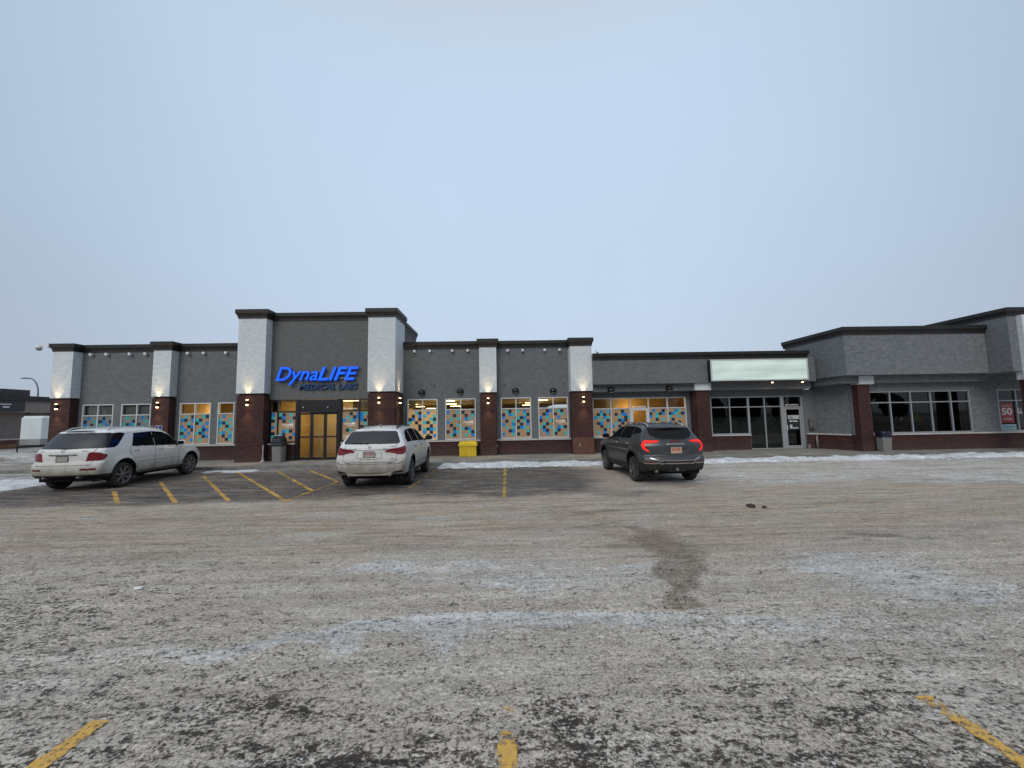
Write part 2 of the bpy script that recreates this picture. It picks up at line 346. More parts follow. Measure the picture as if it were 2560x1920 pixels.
# long wheel tracks running along the aisle
tr = np.zeros(GX.shape)
for y0, amp, ph, wv in ((8.7, .25, .3, .10), (7.2, .35, 1.2, .11), (5.7, .5, 2.1, .12), (9.25, .2, 4, .09), (5.05, .3, 3.3, .12), (6.5, .4, .7, .1)):
    yy = y0+amp*np.sin(GX*.16+ph)+.012*GX; tr = np.maximum(tr, np.exp(-((GY-yy)/wv)**2))
tr2 = np.zeros(GX.shape)
for (xa, ya), (xb, yb), r_ in (((-2.55, 4.3), (-2.2, 2.9), .13), ((3.6, 4.4), (3.9, 3.1), .12)):
    d = np.array([xb-xa, yb-ya]); L = (d**2).sum(); t = np.clip(((GX-xa)*d[0]+(GY-ya)*d[1])/L, 0, 1)
    tr2 = np.maximum(tr2, np.exp(-(np.hypot(GX-xa-t*d[0], GY-ya-t*d[1])/r_)**2))
mud = np.clip(mud+.35*tr2, 0, 1)
H = .020*(fbm(GX*1.1, GY*1.6, 4, 1)-.5)+.018*(fbm(GX*5, GY*8, 4, 21)-.5)*(1-.5*dark)
H += .014*(fbm(GX*2.2, GY*11, 4, 71)-.5)*sst(4.5, 6.5, GY)*(1-.6*dark)
H += .016*np.clip(fbm(GX*13, GY*13, 3, 44)-.5, 0, 1)*(1-.6*dark)
H -= .010*tr*(1-dark); H += mud*(.022*track+.012*fbm(GX*7, GY*7, 3, 77))-.008*tr2*(1-track)
H = H*nearm
H += .35*(1-sst(-27, -24, GX))*sst(22.3, 23.2, GY)*(1-sst(26.3, 27.6, GY))*(.7+.5*fbm(GX*.3, GY*.6, 3, 5))
ny, nx = GX.shape
co = np.stack([GX, GY, H], 2).reshape(-1, 3)
idx = np.arange(ny*nx).reshape(ny, nx)
quads = np.stack([idx[:-1, :-1], idx[:-1, 1:], idx[1:, 1:], idx[1:, :-1]], 2).reshape(-1, 4)
me = bpy.data.meshes.new('ground'); me.vertices.add(len(co)); me.vertices.foreach_set('co', co.ravel())
me.loops.add(quads.size); me.loops.foreach_set('vertex_index', quads.ravel().astype(np.int32))
me.polygons.add(len(quads)); me.polygons.foreach_set('loop_start', np.arange(0, quads.size, 4, dtype=np.int32)); me.polygons.foreach_set('loop_total', np.full(len(quads), 4, dtype=np.int32))
me.update(calc_edges=True); me.validate(); me.polygons.foreach_set('use_smooth', [True]*len(me.polygons))
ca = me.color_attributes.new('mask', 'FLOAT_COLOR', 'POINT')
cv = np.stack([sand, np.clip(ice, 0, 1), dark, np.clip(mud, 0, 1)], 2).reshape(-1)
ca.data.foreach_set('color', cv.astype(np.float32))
ta = me.attributes.new('tone', 'FLOAT', 'POINT'); ta.data.foreach_set('value', np.clip(tone+.25*(fbm(GX*.7, GY*1.2, 3, 91)-.5), 0, 1).ravel().astype(np.float32))
ground = bpy.data.objects.new('ground', me); COL.objects.link(ground); tag(ground, kind='structure')
HA = H
def height_at(x, y):
    i = np.clip(np.searchsorted(gy, y), 0, ny-1); j = np.clip(np.searchsorted(gx, x), 0, nx-1); return float(H[i, j])

def ground_material():
    m = bpy.data.materials.new('slushy_asphalt'); m.use_nodes = True; nt = m.node_tree; b = nt.nodes['Principled BSDF']; L = nt.links.new
    at = N(nt, 'ShaderNodeAttribute', attribute_name='mask'); sp = N(nt, 'ShaderNodeSeparateColor'); L(at.outputs['Color'], sp.inputs[0])
    t = N(nt, 'ShaderNodeTexCoord')
    def noise(scale, st=(1, 1, 1), det=5, ro=.6, dist=0):
        mp = N(nt, 'ShaderNodeMapping'); mp.inputs['Scale'].default_value = st; L(t.outputs['Object'], mp.inputs[0])
        n = N(nt, 'ShaderNodeTexNoise'); n.inputs['Scale'].default_value = scale; n.inputs['Detail'].default_value = det; n.inputs['Roughness'].default_value = ro; n.inputs['Distortion'].default_value = dist
        L(mp.outputs[0], n.inputs['Vector']); return n.outputs[0]
    def math_(op, a, b_, c=None, clamp=False):
        n = N(nt, 'ShaderNodeMath', operation=op, use_clamp=clamp)
        for i, v in enumerate((a, b_, c)):
            if v is None: continue
            if isinstance(v, (int, float)): n.inputs[i].default_value = v
            else: L(v, n.inputs[i])
        return n.outputs[0]
    def rng_(v, a, b_, c=0., d=1.):
        n = N(nt, 'ShaderNodeMapRange', interpolation_type='SMOOTHSTEP'); n.inputs[1].default_value = a; n.inputs[2].default_value = b_; n.inputs[3].default_value = c; n.inputs[4].default_value = d; L(v, n.inputs[0]); return n.outputs[0]
    def mixc(f, a, b_):
        n = N(nt, 'ShaderNodeMix', data_type='RGBA'); L(f, n.inputs[0])
        for i, v in ((6, a), (7, b_)):
            if isinstance(v, tuple): n.inputs[i].default_value = (*v, 1)
            else: L(v, n.inputs[i])
        return n.outputs[2]
    ton = N(nt, 'ShaderNodeAttribute', attribute_name='tone').outputs['Fac']
    big = noise(.9, (.5, 1.3, 1), 4, .6); med = noise(5, (.8, 1.3, 1), 5, .65, .3); clump = noise(25, (.8, 1.2, 1), 6, .74, .6); clump2 = noise(8, (.7, 1.3, 1), 5, .7, .8); fine = noise(46, (1, 1.1, 1), 4, .7); grit = noise(150, det=2); streak = noise(1.6, (.22, 2.4, 1), 7, .72, .5); streak2 = noise(5, (.16, 2.2, 1), 6, .75, .6); streak3 = noise(1.15, (.34, 1.25, 1), 8, .74, .7)
    asp = mixc(rng_(grit, .35, .7), (.050, .042, .036), (.125, .106, .090)); asp = mixc(rng_(med, .45, .65), asp, (.085, .062, .052))
    dust = mixc(rng_(streak2, .44, .62), (.060, .053, .050), (.34, .30, .26)); dust = mixc(rng_(streak3, .50, .64), dust, (.33, .285, .24)); dust = mixc(rng_(streak, .48, .66), dust, (.10, .088, .08)); dust = mixc(rng_(clump2, .56, .70), dust, (.22, .195, .17))
    pale = mixc(rng_(med, .3, .7), (.51, .435, .36), (.68, .595, .505)); pale = mixc(rng_(fine, .35, .62), pale, (.78, .70, .61)); pale = mixc(rng_(grit, .64, .8), pale, (.25, .20, .16))
    brown = mixc(rng_(streak2, .36, .64), (.42, .335, .255), (.68, .56, .445)); brown = mixc(rng_(fine, .60, .76), brown, (.27, .20, .15)); brown = mixc(math_('MULTIPLY', rng_(streak3, .54, .66), .55), brown, (.24, .185, .14)); brown = mixc(math_('MULTIPLY', rng_(streak3, .46, .36), .5), brown, (.60, .55, .49)); brown = mixc(rng_(big, .42, .68), brown, (.50, .43, .35))
    crust = mixc(ton, pale, brown); frost = rng_(math_('ADD', big, math_('MULTIPLY_ADD', streak3, .8, -.4)), .50, .66); crust = mixc(math_('MULTIPLY', frost, .32), crust, (.82, .78, .72))
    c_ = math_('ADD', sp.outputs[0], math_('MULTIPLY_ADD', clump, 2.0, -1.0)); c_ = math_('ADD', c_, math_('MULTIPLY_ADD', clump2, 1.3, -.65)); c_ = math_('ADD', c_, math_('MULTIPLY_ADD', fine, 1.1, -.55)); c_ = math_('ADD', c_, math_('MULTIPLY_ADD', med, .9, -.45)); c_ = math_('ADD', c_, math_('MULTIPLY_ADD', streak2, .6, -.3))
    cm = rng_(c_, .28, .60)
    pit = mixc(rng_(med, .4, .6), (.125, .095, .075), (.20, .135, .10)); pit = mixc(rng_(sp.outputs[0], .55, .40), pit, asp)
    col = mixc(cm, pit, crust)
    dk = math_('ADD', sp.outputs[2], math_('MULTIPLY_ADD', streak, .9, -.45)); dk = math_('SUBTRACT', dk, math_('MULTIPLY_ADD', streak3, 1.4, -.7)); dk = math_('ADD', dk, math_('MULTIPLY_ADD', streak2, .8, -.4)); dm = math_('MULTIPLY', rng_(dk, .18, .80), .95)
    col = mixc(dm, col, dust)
    icec = mixc(rng_(med, .35, .65), (.70, .70, .69), (.93, .94, .94)); icec = mixc(math_('MULTIPLY', rng_(streak2, .50, .68), math_('MULTIPLY_ADD', ton, .7, .3)), icec, (.38, .34, .295)); icec = mixc(math_('MULTIPLY', rng_(streak3, .47, .60), math_('MULTIPLY', ton, 1.3, clamp=True)), icec, (.30, .26, .215)); icec = mixc(math_('MULTIPLY', rng_(streak, .54, .66), math_('MULTIPLY', ton, 1.1, clamp=True)), icec, (.22, .19, .165)); icec = mixc(rng_(c_, .42, .22), icec, (.24, .20, .17))
    i_ = math_('ADD', sp.outputs[1], math_('MULTIPLY_ADD', clump, 2.0, -1.0)); i_ = math_('ADD', i_, math_('MULTIPLY_ADD', streak, 1.1, -.55)); i_ = math_('ADD', i_, math_('MULTIPLY_ADD', streak2, .7, -.35)); i_ = math_('SUBTRACT', i_, math_('MULTIPLY_ADD', streak3, 1.6, -.8)); i_ = math_('ADD', i_, math_('MULTIPLY_ADD', fine, .5, -.25))
    im = rng_(i_, .14, .72)
    col = mixc(math_('MULTIPLY', im, .80), col, icec)
    mm = rng_(math_('ADD', at.outputs['Alpha'], math_('ADD', math_('MULTIPLY_ADD', clump, 1.3, -.65), math_('MULTIPLY_ADD', streak2, 2.6, -1.3))), .30, 1.0)
    mudc = mixc(rng_(fine, .35, .65), (.19, .138, .10), (.34, .262, .195))
    col = mixc(math_('MULTIPLY', mm, .72), col, mudc)
    def scl(c, f):
        n = N(nt, 'ShaderNodeVectorMath', operation='SCALE'); L(c, n.inputs[0]); L(f, n.inputs['Scale']); return n.outputs[0]
    col = scl(col, rng_(clump, .32, .66, .70, 1.20)); col = scl(col, rng_(fine, .34, .66, .80, 1.15)); col = scl(col, rng_(clump2, .32, .66, .84, 1.10)); col = scl(col, rng_(streak, .3, .7, .80, 1.14))
    L(col, b.inputs['Base Color']); b.inputs['Specular IOR Level'].default_value = .3
    L(math_('MULTIPLY_ADD', cm, .22, .62), b.inputs['Roughness'])
    h = math_('MULTIPLY', cm, 1.3); h = math_('ADD', h, math_('MULTIPLY', clump, 2.2)); h = math_('ADD', h, math_('MULTIPLY', fine, 1.0)); h = math_('ADD', h, math_('MULTIPLY', grit, .25)); h = math_('ADD', h, math_('MULTIPLY', streak2, .8))
    bp = N(nt, 'ShaderNodeBump'); bp.inputs['Strength'].default_value = 1.0; bp.inputs['Distance'].default_value = .016
    L(h, bp.inputs['Height']); L(bp.outputs[0], b.inputs['Normal'])
    return m
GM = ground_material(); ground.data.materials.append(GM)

# painted markings, worn through by traffic
def paint_material():
    m = mat('worn_yellow_paint', (.55, .27, .035), .7); nt = m.node_tree; b = nt.nodes['Principled BSDF']; L = nt.links.new
    t = N(nt, 'ShaderNodeTexCoord')
    n = N(nt, 'ShaderNodeTexNoise'); n.inputs['Scale'].default_value = 26; n.inputs['Detail'].default_value = 6; n.inputs['Roughness'].default_value = .75; L(t.outputs['Object'], n.inputs['Vector'])
    n2 = N(nt, 'ShaderNodeTexNoise'); n2.inputs['Scale'].default_value = 1.7; n2.inputs['Detail'].default_value = 3; L(t.outputs['Object'], n2.inputs['Vector'])
    a = N(nt, 'ShaderNodeAttribute', attribute_name='wear')
    s = N(nt, 'ShaderNodeMath', operation='ADD'); L(n.outputs[0], s.inputs[0]); L(a.outputs['Fac'], s.inputs[1])
    s2 = N(nt, 'ShaderNodeMath', operation='MULTIPLY_ADD'); L(n2.outputs[0], s2.inputs[0]); s2.inputs[1].default_value = .45; L(s.outputs[0], s2.inputs[2])
    r = N(nt, 'ShaderNodeMapRange', interpolation_type='SMOOTHSTEP'); r.inputs[1].default_value = .76; r.inputs[2].default_value = .90; r.inputs[3].default_value = 1; r.inputs[4].default_value = 0; L(s2.outputs[0], r.inputs[0])
    cr = N(nt, 'ShaderNodeValToRGB'); cr.color_ramp.elements[0].color = (.78, .44, .06, 1); cr.color_ramp.elements[1].color = (.52, .34, .13, 1); cr.color_ramp.elements[0].position = .3; cr.color_ramp.elements[1].position = .7
    L(n.outputs[0], cr.inputs[0]); L(cr.outputs[0], b.inputs['Base Color']); L(r.outputs[0], b.inputs['Alpha'])
    return m
YP = paint_material()
def marking(x0, y0, x1, y1, wd, wear=0., seg=None, name='parking_line'):
    d = Vector((x1-x0, y1-y0)); Ln = d.length; d.normalize(); p = Vector((-d.y, d.x)); n = max(2, int(Ln/.06)); k = 4
    vs = []; fs = []; wv = []
    for i in range(n+1):
        t = i/n*Ln
        for j in range(k+1):
            q = Vector((x0, y0))+d*t+p*((j/k-.5)*wd+.004*math.sin(t*23+j)); vs.append((q.x, q.y, height_at(q.x, q.y)+.0075))
            ww = wear
            if seg:
                for a, b_, c in seg:
                    if a <= t <= b_: ww = c
            wv.append(ww+.10*(abs(j/k-.5) > .4))
    for i in range(n):
        for j in range(k): a = i*(k+1)+j; fs.append((a, a+1, a+k+2, a+k+1))
    me = bpy.data.meshes.new(name); me.from_pydata(vs, [], fs); me.materials.append(YP)
    at = me.attributes.new('wear', 'FLOAT', 'POINT'); at.data.foreach_set('value', wv)
    o = bpy.data.objects.new(name, me); COL.objects.link(o); tag(o, kind='structure'); return o
marking(-2.70, -2.6, -2.645, 2.80, .12, .02)
marking(-.03, -2.6, -.015, 2.83, .115, .02, [(5.12, 5.22, .16), (5.22, 5.34, .5), (5.34, 5.48, .14)])
marking(2.88, -2.6, 2.76, 2.78, .12, .03, [(5.2, 5.38, .2)])
marking(-.05, 9.9, -.03, 15.4, .12, .07, [(1.5, 1.8, .3), (3.2, 3.6, .2)])
marking(-2.74, 9.9, -2.66, 15.3, .11, .12, [(.9, 1.35, .5), (2.9, 3.5, .2)])
marking(2.62, 9.9, 2.60, 15.3, .11, .26, [(.5, 5.4, .36)])
marking(-5.36, 9.95, -5.26, 15.0, .11, .12, [(0, .25, 0.02)])
marking(-11.25, 9.6, -12.35, 16.4, .10, .20)
for a, b_, c, d in ((-9.42, 10.05, -11.35, 11.95), (-8.05, 10.05, -11.55, 13.75), (-6.80, 10.1, -11.15, 15.1), (-5.38, 10.0, -10.5, 16.0), (-5.30, 11.25, -9.1, 16.2), (-5.30, 12.9, -7.75, 16.1)):
    marking(a, b_, c, d, .12, .06, name='hatch_line')

# little lumps of ice and gravel lying everywhere near the camera
def litter_stuff(n, name, m, smin, smax, ylo, yhi, seed):
    r = np.random.default_rng(seed); vs = []; fs = []
    base = [(1, 0, -.35), (-1, 0, -.35), (0, 1, -.35), (0, -1, -.35), (0, 0, .75), (.7, .7, .1), (-.7, .6, .15), (-.6, -.75, .05), (.65, -.65, .2)]
    bf = [(0, 5, 8), (5, 4, 8), (5, 2, 6), (5, 6, 4), (6, 1, 7), (6, 7, 4), (7, 3, 8), (7, 8, 4), (0, 2, 5), (2, 1, 6), (1, 3, 7), (3, 0, 8)]
    for _ in range(n):
        y = ylo+(yhi-ylo)*r.random()**1.7; x = (r.random()*2-1)*(y*1.45+.4); s = smin+(smax-smin)*r.random()**3
        a = r.random()*6.28; ca_, sa_ = math.cos(a), math.sin(a); sc = r.uniform(.6, 1.2, 3)*s; o = len(vs); z = height_at(x, y)
        for bx, by, bz in base:
            px, py = bx*sc[0]*(1+r.uniform(-.2, .2)), by*sc[1]*(1+r.uniform(-.2, .2)); vs.append((x+px*ca_-py*sa_, y+px*sa_+py*ca_, z+bz*sc[2]*.7+s*.15))
        fs += [tuple(i+o for i in f) for f in bf]
    me = bpy.data.meshes.new(name); me.from_pydata(vs, [], fs); me.materials.append(m); o = bpy.data.objects.new(name, me); COL.objects.link(o); return tag(o, kind='stuff')
ICE = wob('ice_crumbs', (.42, .44, .46), (.70, .74, .78), 30, .35, .2)
GRV = wob('gravel_crumbs', (.10, .085, .07), (.27, .245, .21), 25, .8, .2)
litter_stuff(900, 'ice_crumbs', ICE, .002, .014, 1.7, 7, 5)
litter_stuff(9000, 'gravel_crumbs', GRV, .003, .013, 1.7, 7.5, 6)
def kerb_chunks(n, x0, x1, yc, sp_, seed):
    r = np.random.default_rng(seed); mb = MB()
    for _ in range(n):
        bm = bmesh.new(); bmesh.ops.create_icosphere(bm, subdivisions=1, radius=1); sz = .018+.06*r.random()**3; x = x0+(x1-x0)*r.random(); y = yc+sp_*r.standard_normal(); z = height_at(x, y)
        k = r.uniform(.7, 1.3, (len(bm.verts), 3)); mb.add([(x+v.co.x*sz*1.3*k[i, 0], y+v.co.y*sz*k[i, 1], z+sz*.3+v.co.z*sz*.7*k[i, 2]) for i, v in enumerate(bm.verts)], [[v.index for v in f.verts] for f in bm.faces], ICE); bm.free()
    return tag(mb.build('snow_chunks'), kind='stuff')
kerb_chunks(420, -3, 29, 16.15, .38, 8)
DIRT = wob('dirt_clod', (.035, .03, .026), (.09, .075, .06), 14, .9, .6)
def clod(x, y, s, m, name, label, cat, seed, flat=.6):
    bm = bmesh.new(); bmesh.ops.create_icosphere(bm, subdivisions=3, radius=1)
    r = random.Random(seed); off = Vector((r.random()*9, r.random()*9, r.random()*9))
    from mathutils import noise as mn
    for v in bm.verts:
        k = 1+.45*mn.noise(v.co*1.6+off)+.22*mn.noise(v.co*4+off); v.co = Vector((v.co.x*s*k*1.25, v.co.y*s*k, max(-.15*s, v.co.z*s*k*flat)))
    me = bpy.data.meshes.new(name); bm.to_mesh(me); bm.free(); me.materials.append(m); o = bpy.data.objects.new(name, me); COL.objects.link(o); o.location = (x, y, height_at(x, y)+.02)
    return tag(o, label, cat)
clod(5.02, 8.28, .068, DIRT, 'dirt_clod', 'larger dark lump of frozen dirt on the lot right of the grey car', 'dirt lump', 1, .8)
clod(5.24, 8.2, .04, DIRT, 'dirt_clod', 'smaller dark lump of dirt right beside the larger one', 'dirt lump', 2)
clod(-4.28, 4.88, .035, mat('white_litter', (.8, .8, .8), .6), 'paper_scrap', 'small white crumpled scrap lying on the lot at far left', 'litter', 3, .35)
clod(11.05, 8.3, .05, ICE, 'ice_lump', 'white lump of ice on the lot at the far right', 'ice lump', 4)

# sidewalk and kerb
KY = 17.02
sw = MB()
sw.prism([(-23.4, KY), (34, KY), (34, 20.4), (-23.4, 20.4)], -.1, .118, CONC)
tag(sw.build('sidewalk'), kind='structure')
kb = MB(); kb.prism([(-23.55, KY-.15), (34.1, KY-.15), (34.1, KY-.003), (-23.55, KY-.003)], -.1, .122, wob('kerb_concrete', (.15, .14, .13), (.27, .26, .24), 2.5, .85, .4))
tag(kb.build('kerb'), kind='structure')
# ploughed snow left along the kerb
def snow_strip(name, x0, x1, yc, half, hh, seed, m, zb=0., dx=.04, thr=.0, ywave=.15):
    nx_ = int((x1-x0)/dx); nyy = 44; X, T = np.meshgrid(np.linspace(x0, x1, nx_), np.linspace(-1, 1, nyy))
    Y = yc+T*half+ywave*(fbm(X*.5, X*0, 3, seed)-.5)*2
    prof = np.clip(1-T*T, 0, 1)**.8; lump = fbm(X*1.4, Y*2.5, 4, seed+5); fine_ = fbm(X*7, Y*7, 3, seed+9)
    wv = np.clip((fbm(X*.45, X*0+3, 3, seed+2)-thr)*2.2, 0, 1); ends = sst(0, .5, (X-x0))*(1-sst(-.5, 0, X-x1))
    Z = zb-.035+ends*hh*1.5*(prof*(.15+.55*wv)+.9*(lump-.5)+.25*(fine_-.5)-.06)+.0*T
    v = np.stack([X, Y, Z], 2).reshape(-1, 3); id_ = np.arange(nx_*nyy).reshape(nyy, nx_)
    q = np.stack([id_[:-1, :-1], id_[:-1, 1:], id_[1:, 1:], id_[1:, :-1]], 2).reshape(-1, 4)
    me = bpy.data.meshes.new(name); me.from_pydata(v.tolist(), [], q.tolist()); me.materials.append(m); me.polygons.foreach_set('use_smooth', [True]*len(q))
    o = bpy.data.objects.new(name, me); COL.objects.link(o); return tag(o, kind='stuff')
SNOW = wob('dirty_snow', (.50, .52, .55), (.80, .83, .87), 3.2, .7, .7, 16, .03)
snow_strip('snow_bank', -2.9, 4.4, 16.4, .70, .15, 4, SNOW, thr=-.1)
snow_strip('snow_bank', 5.2, 30, 16.45, .62, .16, 14, SNOW, thr=-.1)
snow_strip('snow_bank', -12.2, -9.7, 16.3, .5, .09, 24, SNOW, thr=.1)
snow_strip('snow_bank', -60, -15.0, 13.4, 1.6, .14, 44, SNOW, thr=-.1, dx=.12)

# ------------------------------------------------------------------ BUILDINGS
def wall_openings(mb, x0, x1, z0, z1, yf, yb, holes, m):
    xs = sorted({x0, x1, *[h[0] for h in holes], *[h[1] for h in holes]}); zs = sorted({z0, z1, *[h[2] for h in holes], *[h[3] for h in holes]})
    xs = [x for x in xs if x0 <= x <= x1]; zs = [z for z in zs if z0 <= z <= z1]
    nx_, nz = len(xs)-1, len(zs)-1
    sol = [[not any(h[0]-1e-6 <= (xs[i]+xs[i+1])/2 <= h[1] and h[2]-1e-6 <= (zs[j]+zs[j+1])/2 <= h[3] for h in holes) for j in range(nz)] for i in range(nx_)]
    S = lambda i, j: 0 <= i < nx_ and 0 <= j < nz and sol[i][j]
    for i in range(nx_):
        for j in range(nz):
            if not sol[i][j]: continue
            a, b_, c, d = xs[i], xs[i+1], zs[j], zs[j+1]
            mb.add([(a, yf, c), (b_, yf, c), (b_, yf, d), (a, yf, d)], [(0, 1, 2, 3)], m); mb.add([(a, yb, c), (b_, yb, c), (b_, yb, d), (a, yb, d)], [(3, 2, 1, 0)], m)
            if not S(i-1, j): mb.add([(a, yf, c), (a, yb, c), (a, yb, d), (a, yf, d)], [(3, 2, 1, 0)], m)
            if not S(i+1, j): mb.add([(b_, yf, c), (b_, yb, c), (b_, yb, d), (b_, yf, d)], [(0, 1, 2, 3)], m)
            if not S(i, j-1): mb.add([(a, yf, c), (b_, yf, c), (b_, yb, c), (a, yb, c)], [(3, 2, 1, 0)], m)
            if not S(i, j+1): mb.add([(a, yf, d), (b_, yf, d), (b_, yb, d), (a, yb, d)], [(0, 1, 2, 3)], m)
def cornice(parent, path, z0, z1, name='cornice', m=COR, out=.20, close=False):
    """stepped profile swept along a plan path; outside is to the right of travel"""
    h = z1-z0
    prof = [(0, z0), (out*.28, z0), (out*.28, z0+h*.20), (out*.50, z0+h*.30), (out*.58, z0+h*.42), (out*.9, z0+h*.52), (out, z0+h*.56), (out, z0+h*.94), (out*.93, z1), (-.28, z1), (-.28, z0)]
    P = [Vector(p) for p in path]; n = len(P); dirs = []
    for i in range(n):
        ds = []
        if i > 0: ds.append((P[i]-P[i-1]).normalized())
        if i < n-1: ds.append((P[i+1]-P[i]).normalized())
        nn = [Vector((d.y, -d.x)) for d in ds]
        if len(nn) == 1: dirs.append(nn[0])
        else:
            b_ = (nn[0]+nn[1]).normalized(); dirs.append(b_/max(.3, b_.dot(nn[0])))
    vs = []; k = len(prof)
    for p, d in zip(P, dirs):
        for o, z in prof: vs.append((p.x+d.x*o, p.y+d.y*o, z))
    fs = [(i*k+j, i*k+(j+1) % k, (i+1)*k+(j+1) % k, (i+1)*k+j) for i in range(n-1) for j in range(k)]
    fs += [tuple(range(k)), tuple(range((n-1)*k, n*k))[::-1]]
    mb = MB(); mb.add(vs, fs, m); return mb.build(name, parent)
def column(parent, x0, x1, yf, yb, zb, zt, name='column', inset=.045, bx=None, wm=WHT):
    """brick shaft below, wider stucco shaft above"""
    c = MB(); bx0, bx1 = bx or (x0+.02, x1-.02)
    c.box(bx0-.0, bx1, yf+inset, yb, .05, zb-.09, BRK); c.box(bx0+.06, bx1-.06, yf+inset+.05, yb, zb-.09, zb-.002, BRK)
    o = c.build(name, parent)
    s = MB(); s.box(x0, x1, yf, yb, zb, zt, wm); s.build('stucco_shaft', o)
    return o
def film_pane(parent, x0, x1, z0, z1, y, rows, F, cell=.163, name='film_panel'):
    """window film: flat coloured squares on a pale ground, exact cells"""
    mb = MB(); W = x1-x0; Hh = z1-z0; nr = 9; rh = Hh/nr
    nc = max(len(r) for r in rows); mar = .0
    xs = [x0+min(W, i*cell) for i in range(nc+1)]
    if xs[-1] < x1: xs.append(x1)
    xs = sorted({round(v, 4) for v in xs})
    col = {'.': 0, 'n': 1, 'b': 2, 't': 3}
    top = z1-rh*.25
    def quad(a, b_, c, d, m): mb.add([(a, y, c), (b_, y, c), (b_, y, d), (a, y, d)], [(0, 1, 2, 3)], m)
    quad(x0, x1, top, z1, F[0])
    rr = (top-z0)/max(len(rows), 8.6)
    z = top
    for r in rows:
        for i in range(len(xs)-1):
            ch = r[i] if i < len(r) else '.'
            quad(xs[i], xs[i+1], z-rr, z, F[col.get(ch, 0)])
        z -= rr
    if z > z0+1e-4: quad(x0, x1, z0, z, F[0])
    return mb.build(name, parent)
def frame_grid(parent, x0, x1, z0, z1, y, vert, horiz, m, t=.045, d=.06, name='window'):
    """outer frame with mullions (vert, x positions) and transoms (horiz, z positions); rails butt between posts"""
    mb = MB(); px = sorted([x0+t/2]+list(vert)+[x1-t/2])
    for x in px: mb.box(x-t/2, x+t/2, y-d, y+d, z0, z1, m)
    for a, b_ in zip(px[:-1], px[1:]):
        for z in [z0+t/2]+list(horiz)+[z1-t/2]: mb.box(a+t/2, b_-t/2, y-d+.004, y+d-.004, z-t/2, z+t/2, m)
    return mb.build(name, parent)
def pane(parent, x0, x1, z0, z1, y, m, name='pane'):
    mb = MB(); mb.add([(x0, y, z0), (x1, y, z0), (x1, y, z1), (x0, y, z1)], [(0, 1, 2, 3)], m); return mb.build(name, parent)
WY = 20.1  # main wall
def lab_window(parent, x0, x1, mids, films, F, y=WY, z0=.90, z1=2.95, zt=2.40, fr=FRW, cell=.163, upper=GLS, t=.045):
    f = frame_grid(parent, x0, x1, z0, z1, y+.05, mids, [zt], fr, t=t)
    ed = [x0+t/2]+list(mids)+[x1-t/2]
    for (a, b_), rows in zip(zip(ed[:-1], ed[1:]), films):
        a += t/2; b_ -= t/2
        pane(f, a, b_, zt+t/2, z1-t, y+.05, upper)
        if rows is not None: film_pane(f, a, b_, z0+t, zt-t/2, y+.045, rows, F, cell)
    return f
def mark_row(m, parent, loc, width, height, words=(3, 8), name='lettering'):
    """a line of small print too small to read in the photograph: short upright strokes in word groups"""
    r = random.Random(int(width*1000+len(words))); mb = MB(); n = sum(words)+.8*(len(words)-1); u = width/n; x = loc[0]
    for wn in words:
        for _ in range(wn):
            h = height*r.choice((1, .8, 1, .75)); mb.box(x+u*.08, x+u*.80, loc[1]-.002, loc[1]+.002, loc[2], loc[2]+h*.3, m)
            mb.box(x+u*.08, x+u*.36, loc[1]-.0018, loc[1]+.0018, loc[2]+h*.3, loc[2]+h, m); x += u
        x += .8*u
    return mb.build(name, parent)
def small_logo(parent, x, z, y, w_=.42):
    m = mat('white_vinyl', (.85, .85, .82), .5, emit=(.8, .76, .68), es=.25)
    a = text_mesh('Dyna', .1, m, .004, .3, 0, parent=parent, loc=(x, y, z), width=w_*.52, height=w_*.22)
    b_ = text_mesh('LIFE', .1, m, .004, .3, .004, parent=parent, loc=(x+w_*.54, y, z+w_*.045), width=w_*.46, height=w_*.175)
    text_mesh('MEDICAL LABS', .1, m, .004, .25, .002, parent=parent, loc=(x+w_*.3, y, z-w_*.10), width=w_*.7, height=w_*.07)

lab = empty('medical_lab_building', (-9, 21, 0), 'grey stucco and dark brick lab building with tall central tower over its entrance', 'building')
lab.location = (0, 0, 0)
# walls
zc, zt_ = 5.55, 5.93
win_l = [(-20.87, -19.37), (-18.99, -17.55), (-16.13, -14.61), (-14.27, -13.45)]
win_r = [(-4.89, -3.38), (-2.99, -1.47), (-.20, 1.32), (1.68, 3.19)]
mb = MB(); wall_openings(mb, -21.9, -12.3, .85, zc, WY, WY+.25, [(a, b_, .90, 2.95) for a, b_ in win_l], STU); mb.build('wall', lab)
mb = MB(); wall_openings(mb, -5.2, 3.4, .85, 5.48, WY, WY+.25, [(a, b_, .90, 2.95) for a, b_ in win_r], STU); mb.build('wall', lab)
mb = MB(); mb.box(-22.0, -21.9, 20.1, 42, .05, zc, STU); mb.build('side_wall', lab)
mb = MB(); mb.box(-21.9, -12.32, WY-.06, WY+.25, .05, .81, BRK); mb.build('brick_plinth', lab)
mb = MB(); mb.box(-5.2, 3.38, WY-.06, WY+.25, .05, .81, BRK); mb.build('brick_plinth', lab)
mb = MB(); mb.box(-21.0, -12.4, WY-.11, WY-.001, .812, .885, SILL); mb.build('sill', lab)
mb = MB(); mb.box(-5.1, 3.34, WY-.11, WY-.001, .812, .885, SILL); mb.build('sill', lab)
mb = MB(); mb.box(-21.9, 3.3, 20.4, 42, 5.3, 5.4, ROOF); mb.build('roof', lab)
